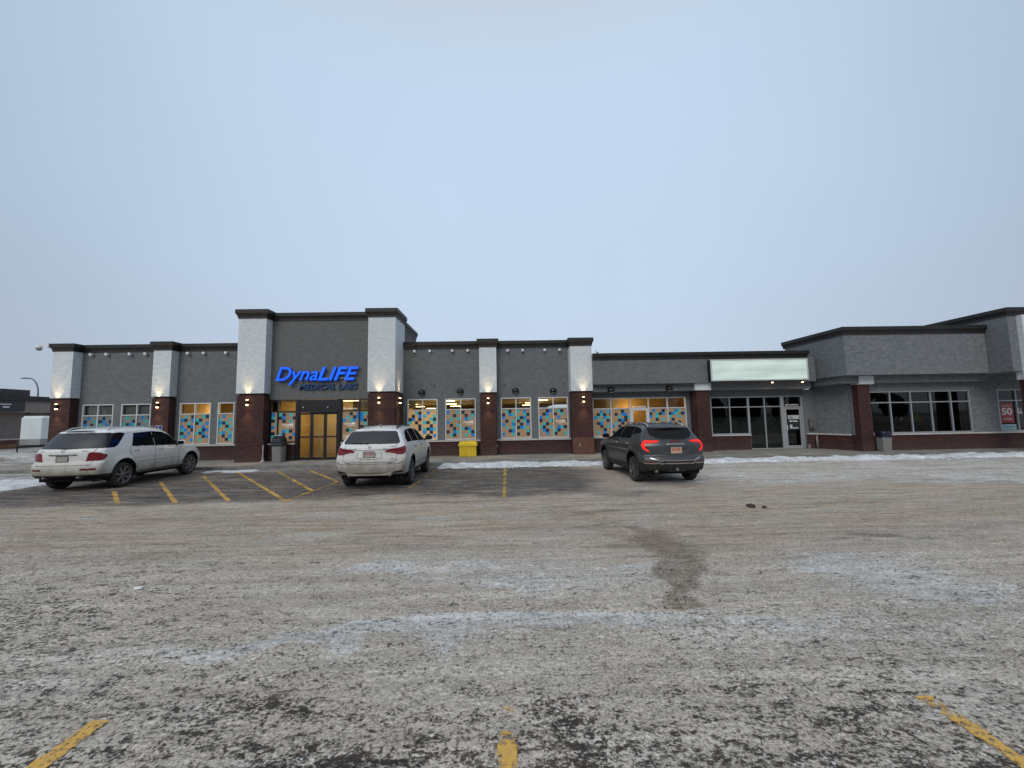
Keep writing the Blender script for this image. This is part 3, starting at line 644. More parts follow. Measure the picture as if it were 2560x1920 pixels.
# tower
TY = 19.1
tw = MB(); wall_openings(tw, -11.25, -6.4, .87, 6.80, TY, TY+.25, [(-11.25, -6.4, .87, 2.98)], STU_T)
tw.build('tower_wall', lab)
tw = MB(); tw.box(-5.35, -5.15, 19.55, 23.2, 2.6, 6.70, STU_T); tw.box(-12.42, -12.2, 19.3, 23.2, 2.6, 6.70, STU_T); tw.box(-12.2, -5.35, 22.95, 23.2, 2.6, 6.7, STU_T); tw.build('tower_wall', lab)
tw = MB(); tw.box(-12.3, -5.4, 19.4, 22.9, 6.5, 6.6, ROOF); tw.build('roof', lab)
column(lab, -22.02, -21.05, 19.65, 20.6, 3.27, zc)
column(lab, -17.18, -16.32, 19.65, 20.095, 3.27, zc)
column(lab, -12.42, -11.13, 18.6, 20.4, 3.27, 6.80)
column(lab, -6.38, -5.10, 18.6, 20.35, 3.27, 6.80)
column(lab, -1.24, -.39, 19.65, 20.095, 3.22, 5.48)
c3 = column(lab, 3.25, 4.32, 19.4, 20.5, 3.19, 5.43)
# wooden boards screwed over the foot of the last column
bd = MB(); bd.box(3.265, 4.305, 19.425, 19.443, .13, .93, wob('painted_board', (.095, .040, .026), (.13, .058, .036), 4, .6, .2)); bd.box(3.60, 3.613, 19.418, 19.4245, .50, .66, WPL); bd.build('kick_board', c3)
# cornices following the plan
cornice(lab, [(-22.02, 24), (-22.02, 19.65), (-21.05, 19.65), (-21.05, WY), (-17.18, WY)], zc, zt_, out=.10)
cornice(lab, [(-17.18, 20.2), (-17.18, 19.65), (-16.32, 19.65), (-16.32, 20.2)], zc-.01, zt_+.035, out=.115)
cornice(lab, [(-16.32, WY), (-12.42, WY)], zc, zt_, out=.10)
cornice(lab, [(-12.42, 20.5), (-12.42, 18.6), (-11.13, 18.6), (-11.13, TY+.1)], 6.80, 7.22, out=.12)
cornice(lab, [(-11.13, TY), (-6.38, TY)], 6.78, 7.17, out=.10)
cornice(lab, [(-6.38, TY+.1), (-6.38, 18.6), (-5.10, 18.6), (-5.10, 20.35)], 6.79, 7.20, out=.12)
cornice(lab, [(-5.15, 20.36), (-5.15, 23.2)], 6.62, 7.0, out=.10)
cornice(lab, [(-5.10, WY), (-1.24, WY)], 5.48, 5.86, out=.10)
cornice(lab, [(-1.24, 20.2), (-1.24, 19.65), (-.39, 19.65), (-.39, 20.2)], 5.47, 5.88, out=.12)
cornice(lab, [(-.39, WY), (3.25, WY)], 5.48, 5.85, out=.10)
cornice(lab, [(3.25, 20.2), (3.25, 19.4), (4.32, 19.4), (4.32, 22)], 5.42, 5.82, out=.10)
# windows with film
LW = [
 ((-20.87, -19.37), [-20.12], [['.b..', 'n..t', 'b.n.', '.t.b', 'n...', '.b.t', 't.n.', '..b.'], ['.n..', 'nb.n', 't.b.', '.t.n', 'b..t', '.n..', 't.b.', '.n.t']], F_COOL),
 ((-18.99, -17.55), [-18.23], [['.t..', '...n', 'tnbt', '.b..', 'n.t.', '.t.b', 'b.n.', '.n..'], ['.b.n', '..t.', 'n...', '.t.b', 'b.n.', '.n..', 't.b.', '...t']], F_COOL),
 ((-16.13, -14.61), [-15.39], [['.t.n', 'bn.b', '..t.', 'b.nb', 'tb.n', 'n.b.n', 'tb..', '...b'], ['..tn', 'tn..', 'nt.b', '..b.', '.tnb', 'tnb.', '..nb', '.t..n']], F_MID),
 ((-14.27, -13.45), [], [['.b...', 't..t.', 'bnt.t', 't.nt.', '..t.n', 'tb.t.', '.n.b.', '..nt.']], F_MID),
 ((-4.89, -3.38), [-4.13], [['..tn', '.n.b', 'nb.n', 't.n.', '...n', '.t.n', '..b.', '.n..t'], ['.b..n', 't..t.', '..tn', 'tn.t', '..n.', 'tnbt', 'b.n.', '.n.b']], F_LIT),
 ((-2.99, -1.47), [-2.22], [['b..t', '..n.', '.t.t', 'b...n', '.n.t', '..n.', 'n.bt', '.tn.t'], ['n..n', '.n.tn', '.bt.', '....', '....', 'tnb.', '..tn', '.t.b']], F_MID),
 ((-.20, 1.32), [.56], [['.tn.', 'n.bt', 'b...n', '.n.t', 'b..bn', '.t.t', '..nb', 'b..t'], ['t.b.', '..tn', 'tnb.', 'n.tn', '.n.b', 'nbt.', '...tn', 'n..n']], F_MID),
 ((1.68, 3.19), [2.44], [['..nb', '.nb.', 'b.t.', 'n..tn', '.tn.', 'tn.t', '.bn.', '..b.t'], ['.tn.b', 'n.t.b', '.b..', '...n', '....', '.btn', 'tn..b', 'n..t']], F_MID)]
wins = []
for (a, b_), mids, films, F in LW: wins.append(lab_window(lab, a, b_, mids, films, F))
small_logo(wins[5], -2.10, 1.70, WY+.04, .5); small_logo(wins[7], 2.56, 1.68, WY+.04, .5)
# blinds behind the two cool windows
for k in (0, 1):
    (a, b_) = win_l[k]; mb = MB(); mb.box(a+.03, b_-.03, WY+.16, WY+.17, 2.38, 2.92, wob('roller_blind', (.25, .255, .24), (.30, .305, .29), 1.5, .9, 0)); mb.build('blind', wins[k])
# tower shop front : dark frames
gz = 2.95
def dark_front(xs, films, x0, x1, z0):
    f = frame_grid(lab, x0, x1, z0, gz, TY+.07, xs, [2.41], FRD, t=.06, d=.05)
    ed = [x0+.03]+xs+[x1-.03]
    for (a, b_), rows in zip(zip(ed[:-1], ed[1:]), films):
        pane(f, a+.03, b_-.03, 2.44, gz-.06, TY+.07, GLS); film_pane(f, a+.03, b_-.03, z0+.06, 2.38, TY+.065, rows, F_MID)
    return f
wl = dark_front([-10.76], [['b..', 't.b', 'n.b', '.t.', 'b..', '..n', 'n..', 't..', '.b.'], ['tn.t', 'nb..n', '.n.t', '....', '....', '.btn', 'tn..b', '...n']], -11.13, -9.87, .95)
wr = dark_front([-6.93], [['..n.b', '.t.nb', 'b.tb', '....', '....', '.nt.', '....', '...n'], ['bt.', 'b.n', 'bn.', '.t.', 'n.b', '...', 't.n', '.b.']], -7.79, -6.38, .95)
small_logo(wl, -10.55, 1.73, TY+.06, .52); small_logo(wr, -7.64, 1.73, TY+.06, .52)
vin = mat('white_vinyl')
mark_row(vin, wr, (-7.66, TY+.06, 1.22), .36, .05, (6,)); mark_row(vin, wr, (-7.66, TY+.06, 1.13), .22, .045, (3, 3))
mark_row(vin, wr, (-7.68, TY+.05, 2.49), .66, .062, (3, 10))
for a, b_ in ((-11.13, -9.9), (-7.75, -6.4)):
    mb = MB(); mb.box(a, b_, TY-.05, TY+.25, .05, .86, BRK); mb.build('brick_plinth', lab)
    mb = MB(); mb.box(a+.01, b_, TY-.10, TY+.02, .862, .93, SILL); mb.build('sill', lab)
# entrance: black portal with a sliding door of three leaves
en = MB(); en.box(-9.865, -9.76, TY-.02, TY+.2, .10, 2.97, FRD); en.box(-7.93, -7.80, TY-.02, TY+.2, .10, 2.97, FRD); en.box(-9.76, -7.93, TY+.0, TY+.2, 2.36, 2.95, FRD)
en.box(-9.22, -7.90, TY-.07, TY-.002, 2.34, 2.46, FRD); en.box(-9.76, -7.93, TY+.0, TY+.2, .119, .16, FRD)
ent = en.build('entrance', lab)
for a, b_ in ((-9.755, -9.16), (-9.155, -8.53), (-8.525, -7.935)):
    d = MB(); t = .055
    d.box(a, a+t+.01, TY+.03, TY+.09, .17, 2.35, FRD); d.box(b_-t-.01, b_, TY+.03, TY+.09, .17, 2.35, FRD)
    for z, tt in ((.21, .09), (1.20, .07), (2.30, .09)): d.box(a+t+.01, b_-t-.01, TY+.034, TY+.086, z-tt/2, z+tt/2, FRD)
    dl = d.build('door', ent); pane(dl, a+t+.01, b_-t-.01, .25, 2.26, TY+.06, GLS)
for x in (-9.55, -8.4): mb = MB(); mb.lathe([(.001, 2.58), (.03, 2.57), (.035, 2.60), (.001, 2.62)], WPL, c=(x, TY-.03, 0), n=12); mb.build('door_sensor', ent)
# interior of the lab
it = MB(); zC = 3.02
it.box(-21.9, 4.3, 20.45, 40.1, .02, .115, wob('interior_floor', (.22, .17, .10), (.30, .24, .15), 1, .5, 0)); it.build('interior_floor', lab)
it = MB(); it.box(-12.2, -5.4, 19.45, 20.44, zC, zC+.08, INC); it.box(-21.9, 4.3, 20.45, 40.0, zC, zC+.08, INC); it.build('ceiling', lab)
it = MB(); it.box(-21.9, 4.3, 40.0, 40.1, .12, zC, INW); it.box(-17.0, -16.9, 20.5, 40, .12, zC, INW); it.box(-10.9, -10.82, 19.5, 40, .12, zC, INW); it.box(-10.8, -8.55, 22.6, 22.7, .12, zC, wob('pale_interior_wall', (.52, .42, .26), (.60, .50, .32), .7, .8, 0))
it.box(-7.75, -7.68, 26.0, 40, .12, zC, INW); it.box(-16.1, -13.6, 22.4, 22.5, .12, zC, INW); it.box(-1.3, -1.2, 30, 40, .12, zC, INW); it.build('interior_wall', lab)
it = MB(); it.box(-8.1, -6.9, 25.6, 26.4, .12, 1.15, wob('counter_wood', (.20, .09, .03), (.28, .13, .05), 3, .5, 0)); it.box(-8.15, -6.85, 25.5, 26.5, 1.15, 1.2, WPL); it.build('reception_counter', lab)
it = MB(); it.box(-8.9, -8.62, 22.56, 22.598, 1.35, 1.78, BLK); it.box(-8.86, -8.66, 22.55, 22.559, 1.4, 1.73, WPL); it.build('wall_notice', lab)
text_mesh('DynaLIFE', .2, mat('dark_lettering', (.05, .04, .03), .6), .02, parent=lab, loc=(-8.2, 26.9, 2.35), width=1.3, height=.17)
text_mesh('MEDICAL LABS', .2, mat('dark_lettering'), .02, parent=lab, loc=(-8.2, 26.9, 2.15), width=1.3, height=.12)
it = MB(); it.box(-10.8, -7.76, 26.95, 27.05, .12, zC, wob('bright_interior_wall', (.65, .45, .18), (.72, .52, .24), .7, .8, 0)); it.build('interior_wall', lab)
for x, y in ((-19, 23), (-19, 27), (-16.4, 23.5), (-13.2, 21.5), (-9.6, 21.2), (-8.2, 21.3), (-8.3, 24.2), (-9.9, 25), (-6.6, 28.1), (-7.0, 32.8), (-7.1, 38.5),
             (-3.4, 23.7), (-3.9, 28.6), (-4.1, 33.3), (1.9, 28.4), (1.9, 33.7), (2.2, 24.5), (-1.0, 31)):
    t = MB(); t.box(x-.42, x+.42, y-.13, y+.13, zC-.035, zC-.004, TUBE); t = t.build('ceiling_light', lab)
    if (x, y) in ((-16.4, 23.5), (-13.2, 21.5), (-9.6, 21.2), (-8.2, 21.3), (-3.4, 23.7), (2.2, 24.5), (-8.3, 24.2), (-3.9, 28.6), (1.9, 28.4), (-6.6, 28.1)):
        ld = bpy.data.lights.new('room_fill_light', 'POINT'); ld.energy = 24 if abs(x+9) < 1.2 else 45; ld.color = (1, .74, .38); ld.shadow_soft_size = .35  # unseen fill light added below the panel to brighten room and ceiling
        lo = bpy.data.objects.new('room_fill_light', ld); COL.objects.link(lo); lo.parent = t; lo.location = (x, y, zC-.75)

# ---- link shop
shop = empty('low_shop_building', (0, 0, 0), 'lower plain grey stucco shop section between the lab and the corner shop', 'building')
LY = 20.2
mb = MB(); wall_openings(mb, 4.33, 16.0, .05, 3.13, LY, LY+.2, [(4.45, 9.25, .90, 2.86), (10.5, 15.25, .90, 2.81), (12.45, 15.25, .05, .90)], STU); mb.build('wall', shop)
mb = MB(); mb.box(4.33, 15.28, 19.55, LY-.003, 3.13, 3.47, STU); mb.box(4.33, 15.28, LY-.003, 20.9, 3.135, 3.47, STU); mb.build('beam', shop)
mb = MB(); mb.box(4.325, 15.29, 19.2, 20.9, 3.475, 4.66, STU_R if 0 else STU); mb.build('fascia', shop)
cornice(shop, [(4.325, 19.2), (14.9, 19.2), (14.9, 19.6)], 4.655, 4.99, out=.10)
mb = MB(); mb.box(4.33, 15.28, 20.9, 40, 4.4, 4.5, ROOF); mb.build('roof', shop)
for a, b_ in ((4.34, 9.6), (10.05, 12.45), (15.35, 15.95)): mb = MB(); mb.box(a, b_, LY-.07, LY-.002, .05, .83, BRK); mb.build('brick_plinth', shop)
for a, b_ in ((4.34, 9.5), (10.1, 12.45), (15.33, 15.95)): mb = MB(); mb.box(a, b_, LY-.11, LY-.001, .832, .892, SILL); mb.build('sill', shop)
cc = MB(); cc.box(9.45, 10.10, 19.45, 20.19, .05, 3.12, BRK); cc = cc.build('column', shop)
s = MB(); s.box(9.36, 10.15, 19.36, 20.0, 3.125, 3.47, WHT); s.build('stucco_shaft', cc)
P = [['..b.tb', '.ntn.n', 'bt.bt.', '..t.n.', '.nb..b', '..n.t.', '...n..', '.t.b..'], ['...n.', '.n.bb', '..t.nt', '..nbn', '.t.n.', 'b.n..', '..t.b', 'n..t.'], None,
     ['.b..n', 'n.tnb', 'b.t..', '..n.t', '.t...', 'n..b.', '.bt..', '..n..'], ['..bt.', 'nbt.nb', 't..t.', '.n...', 'b..n.', '..t..', '.n.b.', 't....']]
f = frame_grid(shop, 4.45, 9.25, .90, 2.86, LY+.06, [5.39, 6.37, 7.32, 8.30], [2.31], FRW, t=.05)
ed = [4.475, 5.39, 6.37, 7.32, 8.30, 9.225]
for (a, b_), rows in zip(zip(ed[:-1], ed[1:]), P):
    a += .025; b_ -= .025; pane(f, a, b_, 2.335, 2.81, LY+.06, GLS)
    if rows: film_pane(f, a, b_, .95, 2.285, LY+.055, rows, F_MID)
mark_row(vin, f, (6.5, LY+.04, 2.36), .7, .08, (3, 8))
d = MB()
for a, b_ in ((6.40, 6.50), (7.19, 7.29)): d.box(a, b_, LY-.01, LY+.1, .13, 2.28, FRW)
d.box(6.50, 7.19, LY-.006, LY+.09, .95, 1.1, FRW); d.box(6.50, 7.19, LY-.006, LY+.09, 2.2, 2.28, FRW); d.box(6.5, 7.19, LY+.02, LY+.06, .13, .95, FRW)
dd = d.build('door', shop); pane(dd, 6.5, 7.19, 1.1, 2.2, LY+.04, GLS)
it = MB(); it.box(4.4, 9.7, 24.2, 24.3, .12, zC, INW); it.box(4.36, 4.4, 20.45, 24.2, .12, zC, INW); it.box(9.7, 9.8, 20.45, 34, .12, zC, INB); it.box(4.9, 6.2, 21.8, 21.9, .12, zC, wob('brown_partition', (.16, .12, .08), (.22, .17, .11), .9, .8, 0)); it.build('interior_wall', shop)
it = MB(); it.box(4.36, 9.8, 20.45, 34, zC, zC+.05, INC); it.build('ceiling', shop)
for x, y in ((6.25, 21.3), (8.3, 21.3), (7.4, 23.4)):
    t = MB(); t.box(x-.35, x+.35, y-.08, y+.08, zC-.05, zC-.004, TUBE); t = t.build('ceiling_light', shop)
    ld = bpy.data.lights.new('room_fill_light', 'POINT'); ld.energy = 16; ld.color = (1, .66, .28); ld.shadow_soft_size = .3  # added room fill hung below the panel, not part of the fixture
    lo = bpy.data.objects.new('room_fill_light', ld); COL.objects.link(lo); lo.parent = t; lo.location = (x, y+.3, zC-.7)
# vacant shop glazing
f = frame_grid(shop, 10.50, 12.45, .90, 2.81, LY+.06, [11.49], [2.28], FRA, t=.05)
FROST = wob('frosted_film', (.10, .125, .12), (.13, .155, .15), .9, .35, 0)
for a, b_ in ((10.55, 11.465), (11.515, 12.425)):
    pane(f, a, b_, 2.305, 2.76, LY+.06, GLD); pane(f, a, b_, .95, 2.255, LY+.06, GLD); mb = MB(); mb.box(a, b_, LY+.075, LY+.079, .95, 1.78, FROST); mb.build('frosted_film', f)
f = frame_grid(shop, 12.451, 14.17, .13, 2.81, LY+.06, [13.29], [2.28], FRA, t=.05)
for a, b_ in ((12.50, 13.265), (13.315, 14.12)):
    pane(f, a, b_, 2.305, 2.76, LY+.06, GLD); pane(f, a, b_, .18, 2.255, LY+.06, GLD); mb = MB(); mb.box(a, b_, LY+.075, LY+.079, .18, 1.78, FROST); mb.build('frosted_film', f)
d = MB(); d.box(14.172, 14.30, LY-.0, LY+.11, .13, 2.81, FRA); d.box(15.18, 15.25, LY-.0, LY+.11, .13, 2.81, FRA); d.box(14.30, 15.18, LY+.004, LY+.11, 2.20, 2.28, FRA); d.box(14.30, 15.18, LY+.004, LY+.11, 2.76, 2.81, FRA)
fr = d.build('door_frame', shop)
d = MB(); d.box(14.31, 14.41, LY+.02, LY+.08, .13, 2.19, FRA); d.box(15.08, 15.17, LY+.02, LY+.08, .13, 2.19, FRA); d.box(14.41, 15.08, LY+.024, LY+.076, .13, .29, FRA); d.box(14.41, 15.08, LY+.024, LY+.076, 2.12, 2.19, FRA)
dr = d.build('door', shop); pane(dr, 14.41, 15.08, .29, 2.12, LY+.05, GLD); pane(fr, 14.30, 15.18, 2.28, 2.76, LY+.06, GLD)
h = MB(); h.tube([(14.37, LY-.04, 1.0), (14.37, LY-.04, 1.3)], .015, WPL); h.build('door_handle', dr)
mark_row(mat('white_vinyl'), fr, (14.40, LY+.04, 2.33), .68, .07, (3, 8))
n1 = MB(); n1.box(14.48, 15.06, LY+.035, LY+.040, 1.62, 1.82, mat('notice_paper', (.45, .50, .50), .6)); n1.box(14.52, 14.72, LY+.030, LY+.0345, 1.65, 1.79, mat('grey_print', (.25, .29, .28), .6)); n1.build('door_notice', dr)
n1 = MB(); n1.box(14.45, 15.05, LY+.035, LY+.040, 1.08, 1.60, mat('dark_notice', (.02, .025, .03), .5)); n1.box(14.55, 14.68, LY+.03, LY+.0345, 1.14, 1.34, mat('notice_paper')); n1.box(14.70, 14.98, LY+.03, LY+.0345, 1.14, 1.20, mat('notice_paper')); n1.build('door_notice', dr)
mark_row(vin, dr, (14.55, LY+.03, 1.49), .42, .075, (3, 6))
it = MB(); it.box(9.85, 15.9, 26, 26.1, .12, 3.1, IND); it.box(15.85, 15.9, 20.45, 26, .12, 3.1, INB); it.box(9.85, 15.9, 20.45, 26, 3.1, 3.12, IND); it.box(9.85, 15.9, 20.45, 26, .1, .119, IND); it.box(14.0, 15.9, 22.5, 22.6, 1.5, 3.1, INB); it.build('interior_wall', shop)

# ---- corner shop (wing)
wing = empty('corner_shop_building', (0, 0, 0), 'grey stucco corner shop jutting forward with wide dark windows over a brick base', 'building')
FY, BY, VY = 17.6, 18.25, 18.5
mb = MB(); wall_openings(mb, 16.36, 24.9, .84, 3.25, VY, VY+.2, [(17.2, 22.04, .90, 2.87), (23.38, 24.9, .90, 2.87)], STU_R); mb.build('wall', wing)
mb = MB(); mb.prism([(15.9, 20.19), (16.36, 18.7), (16.5, 18.7), (16.2, 20.5), (15.9, 20.5)], .84, 3.25, STU_R); mb.build('return_wall', wing)
mb = MB(); mb.prism([(15.85, 20.12), (16.30, 18.7), (16.42, 18.7), (16.1, 20.19), (15.85, 20.19)], .05, .82, BRK); mb.build('brick_plinth', wing); mb = MB(); mb.box(16.95, 24.9, VY-.07, VY+.2, .05, .82, BRK); mb.build('brick_plinth', wing)
mb = MB(); mb.prism([(15.80, 20.12), (16.26, 18.69), (16.352, 18.69), (15.89, 20.16)], .822, .89, SILL); mb.build('sill', wing); mb = MB(); mb.box(16.96, 24.9, VY-.11, VY-.001, .822, .885, SILL); mb.build('sill', wing)
mb = MB(); mb.prism([(15.42, 20.6), (15.62, 18.1), (24.9, 18.1), (24.9, 18.9), (16.3, 18.9), (16.3, 20.6)], 3.252, 3.58, STU_R); mb.build('beam', wing)
mb = MB(); mb.prism([(15.29, 21.2), (15.42, FY), (22.0, FY), (22.0, 21.2)], 3.585, 5.43, STU_R); mb.build('fascia', wing)
cornice(wing, [(15.29, 21.3), (15.42, FY), (22.02, FY), (22.02, FY+.01)][:3]+[(22.25, FY)], 5.42, 5.78, out=.12)
mb = MB(); mb.box(15.6, 22, 21.0, 40, 4.8, 4.9, ROOF); mb.build('roof', wing)
cc = MB(); cc.box(16.38, 16.95, 18.18, 18.75, .05, 3.19, BRK); cc = cc.build('column', wing)
s = MB(); s.box(16.39, 17.08, 18.06, 18.09, 3.20, 3.58, WHT); s.box(16.37, 17.1, 18.09, 18.7, 3.195, 3.249, WHT); s.build('stucco_shaft', cc)
# tall end block
mb = MB(); mb.box(22.03, 30, 16.75, 24, 3.56, 6.10, STU_R); mb.build('tall_block', wing)
cornice(wing, [(22.03, 21.0), (22.03, 16.75), (30, 16.75)], 6.0, 6.36, out=.12)
mb = MB(); mb.box(22.42, 23.4, 16.55, 16.748, 3.2, 6.0, WHT); mb.box(22.46, 23.4, 16.75, 17.0, 3.2, 3.55, WHT); cw = mb.build('column', wing)
mb = MB(); mb.box(22.56, 23.32, 16.62, 17.0, .05, 3.19, BRK); mb.build('brick_shaft', cw)
# wing glazing
f = frame_grid(wing, 17.2, 22.04, .90, 2.87, VY+.06, [18.19, 19.18, 20.15, 21.12], [2.34], FRA, t=.05)
ed = [17.225, 18.19, 19.18, 20.15, 21.12, 22.015]
for a, b_ in zip(ed[:-1], ed[1:]):
    pane(f, a+.025, b_-.025, 2.365, 2.82, VY+.06, GLD); pane(f, a+.025, b_-.025, .95, 2.315, VY+.06, GLD)
f = frame_grid(wing, 23.38, 24.9, .90, 2.87, VY+.06, [24.28], [2.34], FRA, t=.05)
for a, b_ in ((23.43, 24.255), (24.305, 24.85)):
    pane(f, a, b_, 2.365, 2.82, VY+.06, GLD); pane(f, a, b_, .95, 2.315, VY+.06, GLD)
RED = mat('poster_red', (.24, .03, .028), .5); PWH = mat('poster_white', (.52, .50, .50), .5)
po = MB(); po.box(23.50, 24.12, VY+.04, VY+.048, 1.30, 2.22, RED); po.build('sale_poster', f)
text_mesh('50', .3, PWH, .004, parent=f, loc=(23.54, VY+.034, 1.66), width=.52, height=.34, offset=.01); mark_row(PWH, f, (23.58, VY+.034, 2.06), .45, .07, (9,)); mark_row(PWH, f, (23.60, VY+.034, 1.44), .42, .10, (7,))
po = MB(); po.box(23.50, 24.18, VY+.04, VY+.048, .97, 1.22, mat('poster_blue', (.25, .38, .44), .5)); po.box(23.56, 24.1, VY+.034, VY+.0395, 1.07, 1.13, mat('poster_teal', (.10, .2, .24), .5)); po.build('notice_strip', f)
po = MB(); po.box(24.32, 24.8, VY+.04, VY+.048, 1.05, 2.1, mat('poster_dark', (.03, .03, .035), .5)); po.build('sale_poster', f); mark_row(PWH, f, (24.34, VY+.034, 1.72), .22, .34, (2,))
it = MB(); it.box(17.0, 26, 25, 25.1, .12, 3.2, IND); it.box(17.0, 17.1, 18.75, 25, .12, 3.2, IND); it.box(17, 26, 18.75, 25, 3.2, 3.24, IND); it.box(17, 26, 18.75, 25, .1, .119, IND); it.box(21.9, 22, 18.72, 25, .12, 3.2, IND); it.box(26, 26.1, 18.72, 25, .12, 3.2, IND); it.box(24.95, 26, 18.72, 18.8, .12, 3.2, IND); it.build('interior_wall', wing)
# window display
def blob_cluster(cx, cy, cz, sc, m, n, seed):
    r = random.Random(seed); mb = MB()
    for _ in range(n):
        bm = bmesh.new(); bmesh.ops.create_icosphere(bm, subdivisions=1, radius=sc*r.uniform(.25, .5)); off = Vector((r.gauss(0, sc*.5), r.gauss(0, sc*.3), r.gauss(0, sc*.7)))
        mb.add([(v.co+off+Vector((cx, cy, cz)))[:] for v in bm.verts], [[v.index for v in q.verts] for q in bm.faces], m, True); bm.free()
    return mb
YG = mat('yellow_green_petals', (.40, .42, .06), .6, ); ORG = mat('orange_petals', (.55, .14, .03), .6)
o = blob_cluster(19.85, 18.95, 1.55, .13, YG, 26, 2); o.tube([(19.85, 18.95, .12), (19.85, 18.95, 1.5)], .03, BLK); tag(o.build('flower_display'), 'yellow green bunch of flowers behind the third dark pane of the corner shop', 'flowers')
o = blob_cluster(20.1, 19.0, 1.48, .09, ORG, 18, 3); o.tube([(20.1, 19, .12), (20.1, 19, 1.45)], .025, BLK); tag(o.build('flower_display'), 'orange bunch of flowers right of the yellow green one inside the corner shop', 'flowers')
o = MB(); o.box(18.88, 19.0, 18.80, 18.81, 1.50, 1.66, mat('notice_paper')); o.tube([(18.94, 18.83, .12), (18.94, 18.83, 1.55)], .01, BLK); tag(o.build('sign_stand'), 'small grey card on a stand behind the second pane of the corner shop', 'card stand')

# ---- fixtures on the walls, each a thing of its own
LAMP = mat('lamp_glow', (1, .8, .5), .5, emit=(1, .70, .32), es=14)
def sconce(x, y, z, label, first=None, face='front'):
    t = empty('wall_sconce', (x, y, z), label, 'wall lamp', 'up and down sconces on the brick columns', rz=0 if face == 'front' else rad(90))
    b = MB(); b.lathe([(.001, -.10), (.05, -.095), (.052, .095), (.001, .10)], BLK, c=(0, -.09, 0), n=16); b.box(-.035, .035, -.05, -.001, -.05, .05, BLK); b.build('lamp_body', t)
    for s_, n_ in ((1, 'up_lens'), (-1, 'down_lens')):
        l = MB(); h_ = .022 if s_ > 0 else .045
        l.lathe([(.048, s_*.102), (.045, s_*(.102+h_*.6)), (.02, s_*(.102+h_)), (.001, s_*(.102+h_))], LAMP, c=(0, -.09, 0), n=14); l.build(n_, t)
        ld = bpy.data.lights.new('sconce_light', 'SPOT'); ld.energy = 60 if s_ > 0 else 50; ld.spot_size = rad(78); ld.spot_blend = .9; ld.color = (1, .72, .34); ld.shadow_soft_size = .03
        lo = bpy.data.objects.new('sconce_light', ld); COL.objects.link(lo); lo.parent = t; lo.location = (0, -.14, s_*.19)
        lo.rotation_euler = (rad(180) if s_ > 0 else 0, 0, 0)
        lo.rotation_euler.x += rad(-10) if s_ < 0 else rad(10)
    return t
sconce(-21.62, 19.69, 2.86, 'small black up and down sconce glowing on the far left brick column')
sconce(-16.83, 19.69, 2.86, 'small black glowing sconce on the second brick column from the left')
sconce(-11.86, 18.64, 2.86, 'small black glowing sconce on the brick column left of the entrance')
sconce(-5.83, 18.64, 2.86, 'small black glowing sconce on the front of the column right of the entrance')
sconce(-5.12, 19.25, 2.86, 'small black glowing sconce on the right side of the tower column', face='side')
sconce(-.82, 19.69, 2.80, 'small black glowing sconce on the brick column beside the yellow box')
sconce(3.84, 19.44, 2.78, 'small black glowing sconce on the brick column at the end of the taller section')
SPK = mat('gloss_black_shade', (.012, .012, .013), .25)
def dome_lamp(x, y, z, label):
    t = empty('dome_wall_lamp', (x, y, z), label, 'wall lamp', 'black dome lamps above the windows')
    b = MB(); pr = [(.17*math.cos(a), .15*math.sin(a)) for a in np.linspace(0, math.pi/2, 8)]
    b.lathe([(r_, h_) for r_, h_ in pr]+[(.001, .15)], SPK, n=20, a0=math.pi, a1=2*math.pi); b.lathe([(.17, 0), (.165, -.07), (.12, -.11), (.001, -.11)], SPK, n=20, a0=math.pi, a1=2*math.pi)
    b.box(-.168, .168, -.012, -.0005, -.10, .10, SPK); b.build('lamp_shade', t)
    l = MB(); l.box(-.09, .09, -.14, -.03, -.125, -.111, mat('frosted_lens', (.3, .3, .3), .4)); l.build('lens', t); return t
for x, y, z, lb in ((-4.16, 20.09, 3.28, 'black dome lamp above the first window right of the tower'), (-2.24, 20.09, 3.31, 'black dome lamp above the second window right of the tower'), (.55, 20.09, 3.29, 'black dome lamp above the window right of the yellow box column'),
                    (2.46, 20.09, 3.27, 'black dome lamp above the last window of the taller section'), (5.25, 19.545, 3.22, 'black dome lamp under the low fascia at its left end'), (8.15, 19.545, 3.24, 'black dome lamp under the low fascia near the long blank sign')):
    dome_lamp(x, y, z, lb)
def cube_light(x, z, label):
    t = empty('flood_light', (x, 20.09, z), label, 'wall light', 'small white lights under the cornice')
    b = MB(); b.bbox(-.055, .055, -.16, -.03, -.06, .06, WPL, .008); b.build('lamp_body', t)
    b = MB(); b.box(-.03, .03, -.03, -.001, -.02, .05, BLK); b.build('bracket', t)
Ls = [-20.55, -19.78, -18.65, -17.89]; M_ = [-15.8, -15.02, -13.92]; R_ = [-4.52, -3.75, -2.62, -1.84]; R2_ = [.18, .94, 2.06, 2.82]
ordn = ['first', 'second', 'third', 'fourth']
for xs, where, z in ((Ls, 'above the two far left windows', 5.44), (M_, 'between second column and tower', 5.43), (R_, 'right of the tower', 5.37), (R2_, 'between the two right columns', 5.34)):
    for i, x in enumerate(xs): cube_light(x, z, '%s from left of the white cube lights %s' % (ordn[i], where))
